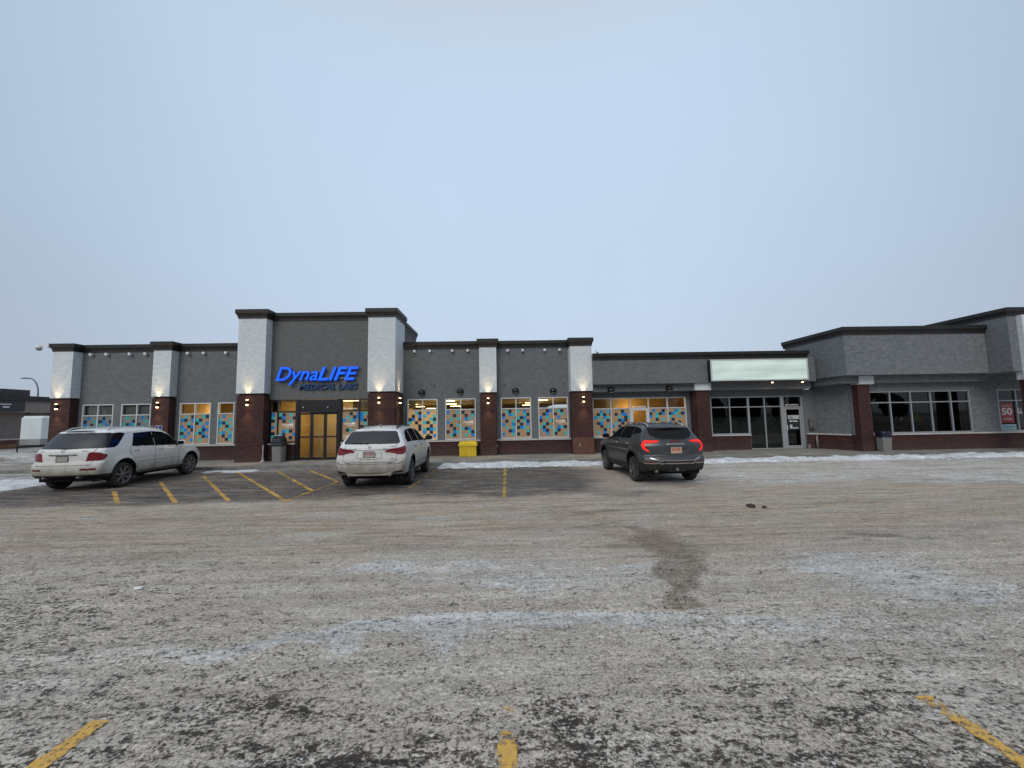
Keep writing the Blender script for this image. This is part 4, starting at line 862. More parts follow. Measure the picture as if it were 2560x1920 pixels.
# cameras
t = empty('dome_camera', (-22.1, 19.6, 5.85), 'white dome security camera on an arm at the left roof corner', 'security camera')
b = MB(); b.box(-.17, -.03, -.08, .08, -.12, .09, WPL); b.build('bracket', t)
b = MB(); b.tube([(-.15, 0, .02), (-.35, 0, .055), (-.56, 0, .06), (-.56, 0, -.02)], .022, WPL); b.build('arm', t)
b = MB(); b.lathe([(.001, .03), (.06, .02), (.125, -.04), (.13, -.12), (.12, -.13)], WPL, c=(-.56, 0, 0), n=20); b.build('housing', t)
b = MB(); b.lathe([(.115, -.13), (.105, -.2), (.07, -.25), (.001, -.265)], mat('smoked_dome', (.25, .24, .24), .15), c=(-.56, 0, 0), n=20); b.build('dome', t)
t = empty('bullet_camera', (4.5, 19.04, 5.0), 'small round white camera on the left end of the low roof edge', 'security camera')
b = MB(); b.tube([(0, .0, .02), (0, -.12, .0)], .055, WPL, 14); b.build('housing', t); b = MB(); b.tube([(-.03, 0, .03), (-.06, .02, .13), (-.02, .05, .15)], .012, BLK, 8); b.build('cable', t)
b = MB(); b.lathe([(.001, -.124), (.035, -.123)], BLK, axis='Y', n=14); b.build('lens', t)
for x, lb in ((13.05, 'left'), (14.55, 'right')):
    t = empty('soffit_light', (x, 19.12, 3.46), 'small lit %s spotlight under the long blank sign' % lb, 'spotlight', 'lit spotlights under the blank sign')
    b = MB(); b.lathe([(.001, .03), (.05, .03), (.055, -.02), (.001, -.02)], BLK, n=14); b.build('lamp_body', t); b = MB(); b.lathe([(.05, -.022), (.03, -.045), (.001, -.05)], LAMP, n=14); b.build('lens', t)
    ld = bpy.data.lights.new('soffit_lamp', 'SPOT'); ld.energy = 14; ld.spot_size = rad(150); ld.spot_blend = 1; ld.color = (1, .75, .45); ld.shadow_soft_size = .05
    lo = bpy.data.objects.new('soffit_lamp', ld); COL.objects.link(lo); lo.parent = t; lo.location = (0, 0, -.07)

# blue channel letters
BLU = mat('lit_blue_face', (.0, .10, .75), .35, emit=(.0, .095, .95), es=.80); BLS = mat('letter_return', (.006, .01, .04), .5); DBL = mat('unlit_dark_blue', (.012, .058, .20), .5)
sg = empty('lit_name_sign', (-10.8, TY-.12, 3.42), 'glowing blue raised letters DynaLIFE on the tower wall above the entrance', 'sign')
text_mesh('Dyna', 1, BLU, .10, .32, .012, name='letters', parent=sg, loc=(.0, -.02, .235), width=1.98, height=.86, sidem=BLS)
text_mesh('LIFE', 1, BLU, .10, .32, .022, name='letters', parent=sg, loc=(1.96, -.02, .43), width=1.93, height=.64, sidem=BLS)
b = MB(); b.box(.75, 3.6, .04, .10, .50, .60, mat('sign_raceway', (.16, .165, .17), .5)); b.build('raceway', sg)
s2 = empty('unlit_name_sign', (-9.76, TY-.06, 3.43), 'unlit dark blue letters MEDICAL LABS under the glowing name', 'sign')
text_mesh('MEDICAL LABS', 1, DBL, .06, .28, .014, name='letters', parent=s2, loc=(0, 0, 0), width=2.78, height=.27)
# blank light box
t = empty('blank_sign_box', (9.93, 18.9, 3.52), 'long blank pale green light box sign under the low roof edge', 'sign')
b = MB(); b.box(0, 4.76, .0, .295, 0, 1.04, mat('sign_cabinet', (.02, .02, .02), .4)); b.build('cabinet', t)
SGF = mat('blank_sign_face', (.60, .70, .66), .35, emit=(.58, .74, .62), es=.30)
nt = SGF.node_tree; bb = nt.nodes['Principled BSDF']; tcn = N(nt, 'ShaderNodeTexCoord'); nn = N(nt, 'ShaderNodeTexNoise'); nn.inputs['Scale'].default_value = 1.0; nn.inputs['Detail'].default_value = 2
mpn = N(nt, 'ShaderNodeMapping'); mpn.inputs['Scale'].default_value = (.5, 1, 3.2); nt.links.new(tcn.outputs['Object'], mpn.inputs[0]); nt.links.new(mpn.outputs[0], nn.inputs['Vector'])
rr = N(nt, 'ShaderNodeMapRange'); rr.inputs[1].default_value = .35; rr.inputs[2].default_value = .65; rr.inputs[3].default_value = .14; rr.inputs[4].default_value = .36; nt.links.new(nn.outputs[0], rr.inputs[0]); nt.links.new(rr.outputs[0], bb.inputs['Emission Strength'])
b = MB(); b.box(.07, 4.70, -.012, -.001, .06, .99, SGF); b.build('sign_face', t)
b = MB(); fr_ = mat('sign_trim', (.55, .57, .58), .4)
b.box(0, 4.76, -.03, -.0012, 0, .058, fr_); b.box(0, 4.76, -.03, -.0012, .992, 1.04, fr_); b.box(0, .068, -.03, -.0012, .058, .992, fr_); b.box(4.702, 4.76, -.03, -.0012, .058, .992, fr_); b.build('sign_trim', t)
# accessible parking sign
t = empty('accessible_parking_sign', (-15.84, 18.6, .118), 'blue wheelchair parking sign on a thin post behind the left white car', 'sign')
SB = mat('sign_blue', (.010, .035, .25), .4)
b = MB(); b.tube([(0, .03, 0), (0, .03, 1.74)], .022, mat('galvanised_steel', (.4, .4, .41), .4, metal=.7)); b.build('post', t)
b = MB(); b.bbox(-.155, .155, -.004, .004, 1.36, 1.745, SB, .003); pl = b.build('sign_panel', t)
b = MB(); W_ = mat('sign_white', (.8, .8, .82), .5)
for x0, x1, z0, z1 in ((-.155, .155, 1.732, 1.745), (-.155, .155, 1.36, 1.373), (-.155, -.142, 1.373, 1.732), (.142, .155, 1.373, 1.732)): b.box(x0, x1, -.009, -.0045, z0, z1, W_)
b.build('sign_border', pl)
b = MB(); b.lathe([(.001, -.0085), (.022, -.0085), (.022, -.0045)], W_, axis='Y', c=(-.02, 0, 1.69), n=14); b.lathe([(.058, -.0085), (.076, -.0085)], W_, axis='Y', c=(-.005, 0, 1.50), n=24, a0=math.pi*.75, a1=math.pi*1.98)
b.prism_xz([(-.03, 1.665), (-.01, 1.665), (.0, 1.57), (.055, 1.57), (.09, 1.47), (.105, 1.475), (.07, 1.59), (-.018, 1.59)], -.0085, -.0046, W_); b.prism_xz([(-.02, 1.64), (-.02, 1.625), (.045, 1.612), (.047, 1.627)], -.009, -.0046, W_); b.build('wheelchair_symbol', pl)
# bins
AGG = wob('pebble_concrete', (.10, .098, .095), (.32, .315, .30), 42, .85, .8, 60, .01, detail=3)
def litter_bin(x, y, label, w0, w1, hb, lid, rz=0):
    t = empty('litter_bin', (x, y, .118), label, 'litter bin', None, rz)
    b = MB(); n = 8
    def ring(w_, c): return [(w_-c, -w_), (w_, -w_+c), (w_, w_-c), (w_-c, w_), (-w_+c, w_), (-w_, w_-c), (-w_, -w_+c), (-w_+c, -w_)]
    lv = [(w0*.97, 0), (w0, .02), (w1, hb-.04), (w1*1.0, hb)]; vs = []
    for w_, z in lv: vs += [(px, py, z) for px, py in ring(w_/2, .05)]
    fs = [(i*8+j, i*8+(j+1) % 8, (i+1)*8+(j+1) % 8, (i+1)*8+j) for i in range(3) for j in range(8)]+[tuple(range(24, 32)), tuple(range(8))[::-1]]
    b.add(vs, fs, AGG); b.build('bin_body', t)
    lidm = mat('bin_lid_plastic', (.018, .022, .034), .32)
    if lid == 'hood':
        b = MB(); b.bbox(-w1*.58, w1*.58, -w1*.58, w1*.58, hb-.07, hb+.03, lidm, .02); b.build('lid_collar', t)
        b = MB(); k = w1*.5; pr = [(-k, hb+.03), (-k*.92, hb+.26), (-k*.55, hb+.37), (0, hb+.40), (k*.55, hb+.37), (k*.92, hb+.26), (k, hb+.03)]
        b.prism_xz(pr, -k*.95, k*.95, lidm); hd = b.build('lid_hood', t)
        b = MB(); b.bbox(-k*.72, k*.72, -k*.95-.015, -k*.95+.01, hb+.08, hb+.25, mat('flap_grey', (.05, .06, .07), .25), .008); b.build('flap', hd)
        b = MB(); b.box(-k*.5, k*.5, -k*.6, k*.6, hb+.385, hb+.41, SNOW); b.build('snow_cap', t)
    else:
        # black bag folded over the rim
        b = MB(); vs = []; fs = []; m_ = 28
        for i, (rr_, z) in enumerate(((.52, hb-.20), (.545, hb-.10), (.55, hb), (.53, hb+.06), (.46, hb+.08), (.40, hb-.02))):
            for j in range(m_):
                a = 2*math.pi*j/m_; sq = 1/max(abs(math.cos(a)), abs(math.sin(a)))**.75; wv = 1+.035*math.sin(j*2.7+i*1.3)
                vs.append((rr_*w1*sq*math.cos(a)*wv, rr_*w1*sq*math.sin(a)*wv, z+.02*math.sin(j*1.9+i)))
        for i in range(5):
            for j in range(m_): fs.append((i*m_+j, i*m_+(j+1) % m_, (i+1)*m_+(j+1) % m_, (i+1)*m_+j))
        fs.append(tuple(range(5*m_, 6*m_))); b.add(vs, fs, mat('black_bag', (.012, .014, .028), .22), True); b.build('bin_bag', t)
    return t
litter_bin(-10.33, 18.55, 'pebbled concrete litter bin with dark hooded lid left of the entrance', .42, .46, .80, 'hood')
litter_bin(17.18, 17.95, 'pebbled concrete litter bin with black bag by the corner shop column', .38, .44, .84, 'bag')
t = empty('ashtray_post', (-11.02, 18.5, .118), 'slim grey cigarette post beside the litter bin at the entrance', 'ashtray')
ga = mat('post_grey', (.33, .32, .33), .5); b = MB(); b.lathe([(.001, 0), (.13, 0), (.135, .03), (.06, .07), (.035, .16), (.028, .4), (.026, .80), (.001, .80)], ga, n=18); b.build('post', t)
b = MB(); b.bbox(-.07, .04, -.05, .05, .80, .98, BLK, .015); b.build('head', t)
YEL = wob('yellow_plastic', (.62, .43, .018), (.74, .54, .03), 4, .5, .15)
t = empty('grit_box', (-1.81, 19.62, .118), 'ribbed yellow plastic grit box against the brick wall by a column', 'grit box')
b = MB(); b.bbox(-.40, .40, -.30, .26, .0, .52, YEL, .02)
for i in range(9): b.bbox(-.36+i*.082, -.36+i*.082+.04, -.325, -.298, .03, .49, YEL, .008)
b.build('box_body', t)
b = MB(); vs = [(-.44, -.35, .50), (.44, -.35, .50), (.44, .29, .50), (-.44, .29, .50), (-.44, -.35, .60), (.44, -.35, .60), (.44, .29, .60), (-.44, .29, .60), (-.38, -.22, .71), (.38, -.22, .71), (.38, .22, .73), (-.38, .22, .73)]
b.add(vs, [(0, 1, 5, 4), (1, 2, 6, 5), (2, 3, 7, 6), (3, 0, 4, 7), (4, 5, 9, 8), (5, 6, 10, 9), (6, 7, 11, 10), (7, 4, 8, 11), (8, 9, 10, 11), (3, 2, 1, 0)], YEL); b.build('lid', t)
# mail box
t = empty('mail_box', (15.62, LY, 1.10), 'dull metal parcel box on the grey wall right of the shop door', 'mail box')
gm = mat('dull_metal', (.20, .19, .18), .45, metal=.5)
b = MB(); b.bbox(-.15, .15, -.20, -.002, .0, .40, gm, .03); b.build('box_body', t); b = MB(); b.bbox(-.15, .11, -.16, -.004, .41, .54, gm, .03); b.build('lid', t)
b = MB(); b.box(-.12, -.05, -.212, -.201, .03, .12, BLK); b.build('slot', t)
t = MB(); t.bbox(-.50, -.38, 20.0, 20.039, .50, .62, WPL, .01); t.box(-.47, -.41, 19.992, 19.9995, .53, .59, BLK); tag(t.build('outlet_box'), 'small white outlet box low on the brick beside the yellow box column', 'outlet')
# bollard-like pipe at the inner corner
t = MB(); t.tube([(15.72, 20.0, .118), (15.72, 20.0, .78)], .045, mat('pipe_grey', (.22, .20, .19), .6)); t.bbox(15.28, 15.38, 20.0, 20.1, .118, .34, mat('pipe_grey'), .02); tag(t.build('stand_pipe'), 'short grey pipe standing against the brick right of the shop door', 'pipe')
for x, z in ((-3.55, 3.62), (.0, 3.61), (3.0, 3.60)):
    t = MB(); t.bbox(x-.015, x+.015, 20.05, 20.099, z-.05, z+.05, BLK, .004); t.tube([(x, 20.05, z-.03), (x, 20.02, z-.06)], .006, BLK, 6); tag(t.build('wall_hook'), {-3.55: 'tiny black hook on the grey wall right of the tower', .0: 'tiny black hook on the wall just right of the middle right column', 3.0: 'tiny black hook on the wall beside the end column'}[x], 'hook')

# ------------------------------------------------------------------ LEFT BACKGROUND
lb = empty('brown_building', (0, 0, 0), 'low brown brick building with dark roof edge across the snow at far left', 'building')
TB = brick('brown_block', (.20, .165, .15), (.24, .20, .18), (.15, .13, .12)); TS = wob('brown_stucco', (.22, .19, .17), (.27, .235, .21), 1, .85, .2)
b = MB(); b.box(-60, -44.3, 20, 70, -.1, 3.2, TB); b.build('wall', lb); b = MB(); b.box(-60, -43.7, 19.6, 70, 3.2, 4.25, TS); b.build('fascia', lb)
b = MB(); b.box(-60, -43.5, 19.4, 70, 4.25, 4.72, COR); b.build('cornice', lb)
b = MB(); b.box(-44.29, -44.12, 20, 70, -.1, .78, brick('red_brick_base', (.11, .035, .025), (.14, .045, .03), (.09, .04, .03))); b.box(-44.32, -44.05, 20, 70, .78, .9, SILL); b.box(-44.12, -43.9, 20, 70, -.05, .42, wob('orange_timber', (.16, .075, .03), (.2, .1, .045), 2, .8, .2)); b.build('base', lb)
for y0, y1 in ((33.5, 35.6), (36.0, 38.2)):
    b = MB(); b.bbox(-47, -44.6, y0, y1, 4.72, 5.35, mat('rooftop_unit_grey', (.06, .055, .06), .7), .04); b.build('rooftop_unit', lb)
b = MB(); b.box(-43.69, -43.45, 32.5, 36.9, 3.32, 4.2, mat('sign_cabinet')); sgl = b.build('sign_panel', lb)
b = MB(); b.box(-43.449, -43.44, 35.1, 35.9, 3.88, 3.95, WPL); b.box(-43.449, -43.44, 35.3, 35.75, 3.62, 3.74, WPL); b.build('lettering', sgl)
for y in (37.6, 39.4, 41): b = MB(); b.lathe([(.001, .02), (.14, .02), (.14, -.1), (.001, -.1)], BLK, c=(-43.95, y, 3.19), n=12); b.build('soffit_lamp', lb)
tr = empty('cargo_trailer', (-35.55, 31.2, 0), 'white enclosed cargo trailer parked on snow beyond the left corner', 'trailer', None, rad(4))
TW = wob('trailer_white', (.62, .68, .70), (.72, .77, .78), 1.5, .35, .05)
b = MB(); vs = []; outl = [(-1.05, 0), (-.7, -.55), (.0, -.68), (.7, -.55), (1.05, 0), (1.05, 4.2), (-1.05, 4.2)]
b.prism(outl, .58, 2.55, TW); n = len(outl); tp = [(x*.93, y*.93+.1, 2.72) for x, y in outl]; b.add([(x, y, 2.551) for x, y in outl]+tp, [(i, (i+1) % n, n+(i+1) % n, n+i) for i in range(n)]+[tuple(range(n, 2*n))], TW); b.build('body', tr)
b = MB(); b.box(-.98, -.96, -.08, -.05, .9, 2.45, mat('trailer_seam', (.25, .27, .28), .5)); b.prism([(-1.06, -.03), (-.705, -.575), (.0, -.70), (.7, -.575), (1.06, -.03), (.95, .3), (-.95, .3)], .56, 1.0, mat('stone_guard', (.35, .36, .36), .4, metal=.4)); b.build('stone_guard', tr)
b = MB(); b.box(-1.0, 1.0, -.4, 4.1, .42, .56, BLK); b.tube([(-.7, -.5, .48), (0, -1.7, .48)], .05, BLK); b.tube([(.7, -.5, .48), (0, -1.7, .48)], .05, BLK); b.tube([(0, -1.35, .05), (0, -1.35, 1.0)], .04, BLK); b.bbox(-.12, .12, -1.46, -1.22, .0, .05, BLK, .01); b.build('hitch_frame', tr)
for sx_ in (-1, 1): b = MB(); b.lathe([(.001, -.1), (.2, -.1), (.33, -.1), (.36, 0), (.33, .1), (.2, .1), (.001, .1)], BLK, axis='X', c=(sx_*1.0, 2.3, .36), n=24); b.build('wheel', tr)
sl = empty('street_lamp', (-63.2, 55, 0), 'slim curved street lamp rising behind the brown building', 'street lamp')
pm = mat('lamp_pole_grey', (.16, .15, .19), .5)
b = MB(); pts = [(0, 0, 0), (0, 0, 6.4)]+[(-1.35+1.35*math.cos(a), 0, 6.4+2.1*math.sin(a)) for a in np.linspace(.15, math.pi/2, 9)]; b.tube(pts, [.12, .09]+[.08]*9, pm, 8); b.build('pole', sl)
b = MB(); b.tube([(-1.35, 0, 8.5), (-1.9, 0, 8.52), (-2.5, 0, 8.5)], [.08, .11, .05], pm, 8); b.build('lamp_head', sl)

# trees and cars behind the photographer: they show only as reflections in the glass
def far_trees():
    r = random.Random(3); mb = MB(); tm = wob('bare_wood', (.02, .017, .014), (.045, .04, .03), 2, .9, 0)
    for i in range(46):
        x = -70+i*3.1+r.uniform(-1, 1); y = -34+r.uniform(-3, 3); h_ = r.uniform(5.5, 9)
        mb.tube([(x, y, 0), (x, y, h_*.5)], [.2, .1], tm, 6)
        for k in range(9):
            a = r.random()*6.28; rr_ = r.uniform(.9, 1.8); bm = bmesh.new(); bmesh.ops.create_icosphere(bm, subdivisions=1, radius=rr_)
            ox, oy, oz = math.cos(a)*rr_*.7, math.sin(a)*rr_*.7, h_*(.25+.6*r.random())
            mb.add([(v.co.x*r.uniform(.8, 1.1)+x+ox, v.co.y+y+oy, v.co.z*1.1*r.uniform(.8, 1.15)+oz) for v in bm.verts], [[v.index for v in q.verts] for q in bm.faces], tm); bm.free()
    return tag(mb.build('far_trees'), kind='stuff')
far_trees()
# ------------------------------------------------------------------ CARS
def catmull(pts, per=6, closed=True):
    P = np.array(pts, float); n = len(P); out = []
    for i in range(n if closed else n-1):
        p0, p1, p2, p3 = P[(i-1) % n], P[i], P[(i+1) % n], P[(i+2) % n]
        for k in range(per):
            t = k/per; out.append(.5*((2*p1)+(-p0+p2)*t+(2*p0-5*p1+4*p2-p3)*t*t+(-p0+3*p1-3*p2+p3)*t**3))
    return np.array(out)
def inside(px, py, poly):
    poly = np.asarray(poly, float); r = np.zeros(px.shape, bool); n = len(poly); j = n-1
    for i in range(n):
        xi, yi = poly[i]; xj, yj = poly[j]
        c = ((yi > py) != (yj > py)) & (px < (xj-xi)*(py-yi)/((yj-yi) if yj != yi else 1e-9)+xi); r ^= c; j = i
    return r
def sdist(px, py, poly):
    d = np.full(px.shape, 9.); n = len(poly)
    for i in range(n):
        a = poly[i]; b = poly[(i+1) % n]; e = b-a; L = (e**2).sum()+1e-12
        t = np.clip(((px-a[0])*e[0]+(py-a[1])*e[1])/L, 0, 1); d = np.minimum(d, np.hypot(px-a[0]-t*e[0], py-a[1]-t*e[1]))
    return np.where(inside(px, py, poly), -d, d)
def dline(px, py, pts):
    d = np.full(px.shape, 9.)
    for a, b in zip(pts[:-1], pts[1:]):
        a = np.array(a, float); b = np.array(b, float); e = b-a; L = (e**2).sum()+1e-12
        t = np.clip(((px-a[0])*e[0]+(py-a[1])*e[1])/L, 0, 1); d = np.minimum(d, np.hypot(px-a[0]-t*e[0], py-a[1]-t*e[1]))
    return d
def car_paint(name, c, rough, dirt, amount, ztop, metal=0.):
    m = mat(name, c, rough, metal=metal, coat=.35); nt = m.node_tree; b = nt.nodes['Principled BSDF']; L = nt.links.new
    t = N(nt, 'ShaderNodeTexCoord'); s = N(nt, 'ShaderNodeSeparateXYZ'); L(t.outputs['Object'], s.inputs[0])
    n = N(nt, 'ShaderNodeTexNoise'); n.inputs['Scale'].default_value = 3.5; n.inputs['Detail'].default_value = 6; n.inputs['Roughness'].default_value = .65
    mp = N(nt, 'ShaderNodeMapping'); mp.inputs['Scale'].default_value = (1, .8, .7); L(t.outputs['Object'], mp.inputs[0]); L(mp.outputs[0], n.inputs['Vector'])
    z = N(nt, 'ShaderNodeMapRange', interpolation_type='SMOOTHSTEP'); z.inputs[1].default_value = ztop; z.inputs[2].default_value = .35; L(s.outputs[2], z.inputs[0])
    y = N(nt, 'ShaderNodeMapRange', interpolation_type='SMOOTHSTEP'); y.inputs[1].default_value = .5; y.inputs[2].default_value = .08; y.inputs[3].default_value = 0; y.inputs[4].default_value = .30; L(s.outputs[1], y.inputs[0])
    a = N(nt, 'ShaderNodeMath', operation='ADD'); L(z.outputs[0], a.inputs[0]); L(y.outputs[0], a.inputs[1])
    n2 = N(nt, 'ShaderNodeMath', operation='MULTIPLY_ADD'); L(n.outputs[0], n2.inputs[0]); n2.inputs[1].default_value = 1.3; n2.inputs[2].default_value = .25
    f = N(nt, 'ShaderNodeMath', operation='MULTIPLY', use_clamp=True); L(a.outputs[0], f.inputs[0]); L(n2.outputs[0], f.inputs[1])
    f2 = N(nt, 'ShaderNodeMath', operation='MULTIPLY', use_clamp=True); L(f.outputs[0], f2.inputs[0]); f2.inputs[1].default_value = amount
    mx = N(nt, 'ShaderNodeMix', data_type='RGBA'); L(f2.outputs[0], mx.inputs[0]); mx.inputs[6].default_value = (*c, 1); mx.inputs[7].default_value = (*dirt, 1); L(mx.outputs[2], b.inputs['Base Color'])
    r = N(nt, 'ShaderNodeMath', operation='MULTIPLY_ADD'); L(f2.outputs[0], r.inputs[0]); r.inputs[1].default_value = .5; r.inputs[2].default_value = rough; L(r.outputs[0], b.inputs['Roughness'])
    k = N(nt, 'ShaderNodeMath', operation='MULTIPLY_ADD', use_clamp=True); L(f2.outputs[0], k.inputs[0]); k.inputs[1].default_value = -.9; k.inputs[2].default_value = .45; L(k.outputs[0], b.inputs['Coat Weight'])
    return m
TINT = mat('tinted_glass', (.010, .011, .013), .05, spec=.4); 
def tinted():
    m = TINT; nt = m.node_tree; nt.nodes.clear(); o = N(nt, 'ShaderNodeOutputMaterial'); d = N(nt, 'ShaderNodeBsdfDiffuse'); d.inputs[0].default_value = (.008, .009, .011, 1)
    g = N(nt, 'ShaderNodeBsdfGlossy'); g.inputs['Roughness'].default_value = .04; x = N(nt, 'ShaderNodeMixShader'); x.inputs[0].default_value = .035
    nt.links.new(d.outputs[0], x.inputs[1]); nt.links.new(g.outputs[0], x.inputs[2]); nt.links.new(x.outputs[0], o.inputs[0])
tinted()
DUSTG = mat('dusty_rear_glass', (.040, .043, .052), .32, spec=.5)
CLAD = wob('black_cladding', (.008, .008, .008), (.024, .021, .018), 6, .6, .1); SEAM = mat('panel_gap', (.10, .095, .085), .7)
CHR = mat('dull_chrome', (.55, .56, .58), .22, metal=.9); LRED = mat('red_lens', (.16, .008, .014), .16, coat=.5); LRED2 = mat('bright_red_lens', (.17, .008, .012), .2, coat=.3)
LCLR = mat('clear_lens', (.50, .40, .40), .18); LLIT = mat('lit_red_lens', (.15, .002, .002), .5, spec=.15, emit=(1, .022, .016), es=1.15); LLIT2 = mat('lit_orange_red_lens', (.6, .03, .01), .3, emit=(1, .10, .04), es=1.6)
TYRE = wob('dirty_tyre', (.016, .0155, .015), (.055, .05, .044), 8, .85, .5, 40, .01); WELL = mat('wheel_well_black', (.006, .006, .006), .95)
class Car:
    def __init__(s, sp):
        s.sp = sp; s.poly = catmull(sp['side'], 5); W = sp['W']; s.W = W
        s.ys = np.arange(-.3, sp['L']+.3, .012); s.zs = np.arange(0, 2.1, .012); A, B = np.meshgrid(s.ys, s.zs, indexing='ij'); s.grid = sdist(A, B, s.poly)
        s.build_surface()
    def sdf(s, y, z):
        g = s.grid; fy = np.clip((y-s.ys[0])/.012, 0, len(s.ys)-1.001); fz = np.clip((z-s.zs[0])/.012, 0, len(s.zs)-1.001)
        i = fy.astype(int); j = fz.astype(int); a = fy-i; b = fz-j
        return (g[i, j]*(1-a)+g[i+1, j]*a)*(1-b)+(g[i, j+1]*(1-a)+g[i+1, j+1]*a)*b
    def f(s, x, y, z):
        sp = s.sp; ax = np.abs(x); L = sp['L']
        u = ax/s.W
        sh_r = sp['kr']*u**2.6+.03*u**2; sh_f = .26*u**2.4+.05*u**2
        t = sst(L*.3, L*.7, y); ye = y-sh_r*(1-t)+sh_f*t
        ze = z+sp.get('crown', .055)*u**2*sst(.9, 1.3, z)+.02*u**2
        f1 = s.sdf(ye, ze)
        zz, ww = zip(*sp['wprof']); Wz = np.interp(z, zz, ww)*s.W
        q = (y-L*.47)/(L*.53); Wz = Wz*(1-.055*np.abs(q)**3.2-.02*np.abs(q)**2*sst(1.0, 1.5, z))
        for yw in (sp['ra'], sp['fa']):
            d = np.hypot(y-yw, z-sp['r']); Wz = Wz+sp.get('flare', .022)*(1-sst(sp['Ra'], sp['Ra']+.16, d))*(1-sst(.95, 1.1, z))
        # a pressed character line along the doors
        Wz = Wz-.010*np.exp(-((z-sp.get('crease', .78))/.05)**2)*sst(.9, 1.3, y)*(1-sst(L-1.3, L-.9, y))
        f2 = ax-Wz
        k = np.interp(z, (.3, .9, 1.15, 1.6), (.05, .06, .09, .13))
        h = np.maximum(k-np.abs(f1-f2), 0)/k
        return np.maximum(f1, f2)+h*h*k*.25
    def project(s, P, it=34):
        sp = s.sp; c0, c1, zc = sp.get('core', (.75, sp['L']-.9, .72))
        O = np.stack([np.zeros(len(P)), np.clip(P[:, 1], c0, c1), np.full(len(P), zc)], 1); D = P-O
        lo = np.zeros(len(P)); hi = np.full(len(P), 1.35)
        for _ in range(it):
            m = (lo+hi)/2; Q = O+D*m[:, None]; ins = s.f(Q[:, 0], Q[:, 1], Q[:, 2]) < 0
            lo = np.where(ins, m, lo); hi = np.where(ins, hi, m)
        return O+D*((lo+hi)/2)[:, None]
    def build_surface(s):
        sp = s.sp; L = sp['L']; W = s.W+.05; H = sp['H']+.03; d = sp.get('cell', .0145); zb = .20
        nxx = int(2*W/d/2)*2; nyy = int((L+.1)/d); nzz = int((H-zb)/d)
        xs = np.linspace(-W, W, nxx+1); ysx = np.linspace(-.05, L+.05, nyy+1); zs = np.linspace(zb, H, nzz+1)
        V = []; F = []; off = 0
        def sheet(A, B, fn, flip):
            nonlocal off
            a, b = np.meshgrid(A, B, indexing='ij'); V.append(fn(a.ravel(), b.ravel())); na, nb = len(A), len(B); i = np.arange(na*nb).reshape(na, nb)+off
            q = np.stack([i[:-1, :-1], i[1:, :-1], i[1:, 1:], i[:-1, 1:]], 2).reshape(-1, 4); F.append(q[:, ::-1] if flip else q); off += na*nb
        o = np.ones
        sheet(ysx, zs, lambda a, b: np.stack([W*o(len(a)), a, b], 1), False); sheet(ysx, zs, lambda a, b: np.stack([-W*o(len(a)), a, b], 1), True)
        sheet(xs, ysx, lambda a, b: np.stack([a, b, H*o(len(a))], 1), False)
        sheet(xs, zs, lambda a, b: np.stack([a, (-.05)*o(len(a)), b], 1), False); sheet(xs, zs, lambda a, b: np.stack([a, (L+.05)*o(len(a)), b], 1), True)
        P = s.project(np.concatenate(V)); F = np.concatenate(F)
        # weld seams between sheets
        key = np.round(P/.0008).astype(np.int64); _, first, inv = np.unique(key, axis=0, return_index=True, return_inverse=True); inv = inv.ravel()
        P = P[first]; F = inv[F]
        good = (F[:, 0] != F[:, 1]) & (F[:, 1] != F[:, 2]) & (F[:, 2] != F[:, 3]) & (F[:, 3] != F[:, 0]); s.P = P; s.F = F[good]
        C = P[s.F].mean(1); s.C = C
        n = np.cross(P[s.F[:, 2]]-P[s.F[:, 0]], P[s.F[:, 3]]-P[s.F[:, 1]]); n /= np.linalg.norm(n, axis=1)[:, None]+1e-12; s.Nn = n
        s.yr0 = None
        # gradient normals, shared by all panels so that they shade as one surface
        e = .012; G = np.zeros_like(P)
        for a in range(3):
            D = np.zeros(3); D[a] = e; A_ = P+D; B_ = P-D
            G[:, a] = s.f(A_[:, 0], A_[:, 1], A_[:, 2])-s.f(B_[:, 0], B_[:, 1], B_[:, 2])
        s.VN = G/(np.linalg.norm(G, axis=1)[:, None]+1e-12)
    def extract(s, mask, name, parent, mats, midx=None, push=0.):
        f = s.F[mask]
        if len(f) == 0: return None
        u, inv = np.unique(f, return_inverse=True); v = s.P[u]+s.VN[u]*push; q = inv.reshape(-1, 4).astype(np.int32)
        me = bpy.data.meshes.new(name); me.vertices.add(len(v)); me.vertices.foreach_set('co', v.ravel())
        me.loops.add(q.size); me.loops.foreach_set('vertex_index', q.ravel()); me.polygons.add(len(q)); me.polygons.foreach_set('loop_start', np.arange(0, q.size, 4, dtype=np.int32)); me.polygons.foreach_set('loop_total', np.full(len(q), 4, dtype=np.int32))
        for m in mats: me.materials.append(m)
        if midx is not None: me.polygons.foreach_set('material_index', midx[mask].astype(np.int32))
        me.polygons.foreach_set('use_smooth', [True]*len(q)); me.update(calc_edges=True)
        me.normals_split_custom_set_from_vertices([tuple(a) for a in s.VN[u]])
        ob = bpy.data.objects.new(name, me); COL.objects.link(ob); ob.parent = parent; return ob
    def surf_x(s, y, z):
        lo, hi = np.zeros(1), np.full(1, 1.2)
        for _ in range(30):
            m = (lo+hi)/2; i = s.f(m, np.array([y]), np.array([z])) < 0; lo = np.where(i, m, lo); hi = np.where(i, hi, m)
        return float(lo[0])
    def surf_y(s, x, z, front=False):
        L = s.sp['L']; lo, hi = np.array([L/2]), np.array([L+.2 if front else -.2])
        for _ in range(30):
            m = (lo+hi)/2; i = s.f(np.array([x]), m, np.array([z])) < 0; lo = np.where(i, m, lo); hi = np.where(i, hi, m)
        return float(lo[0])
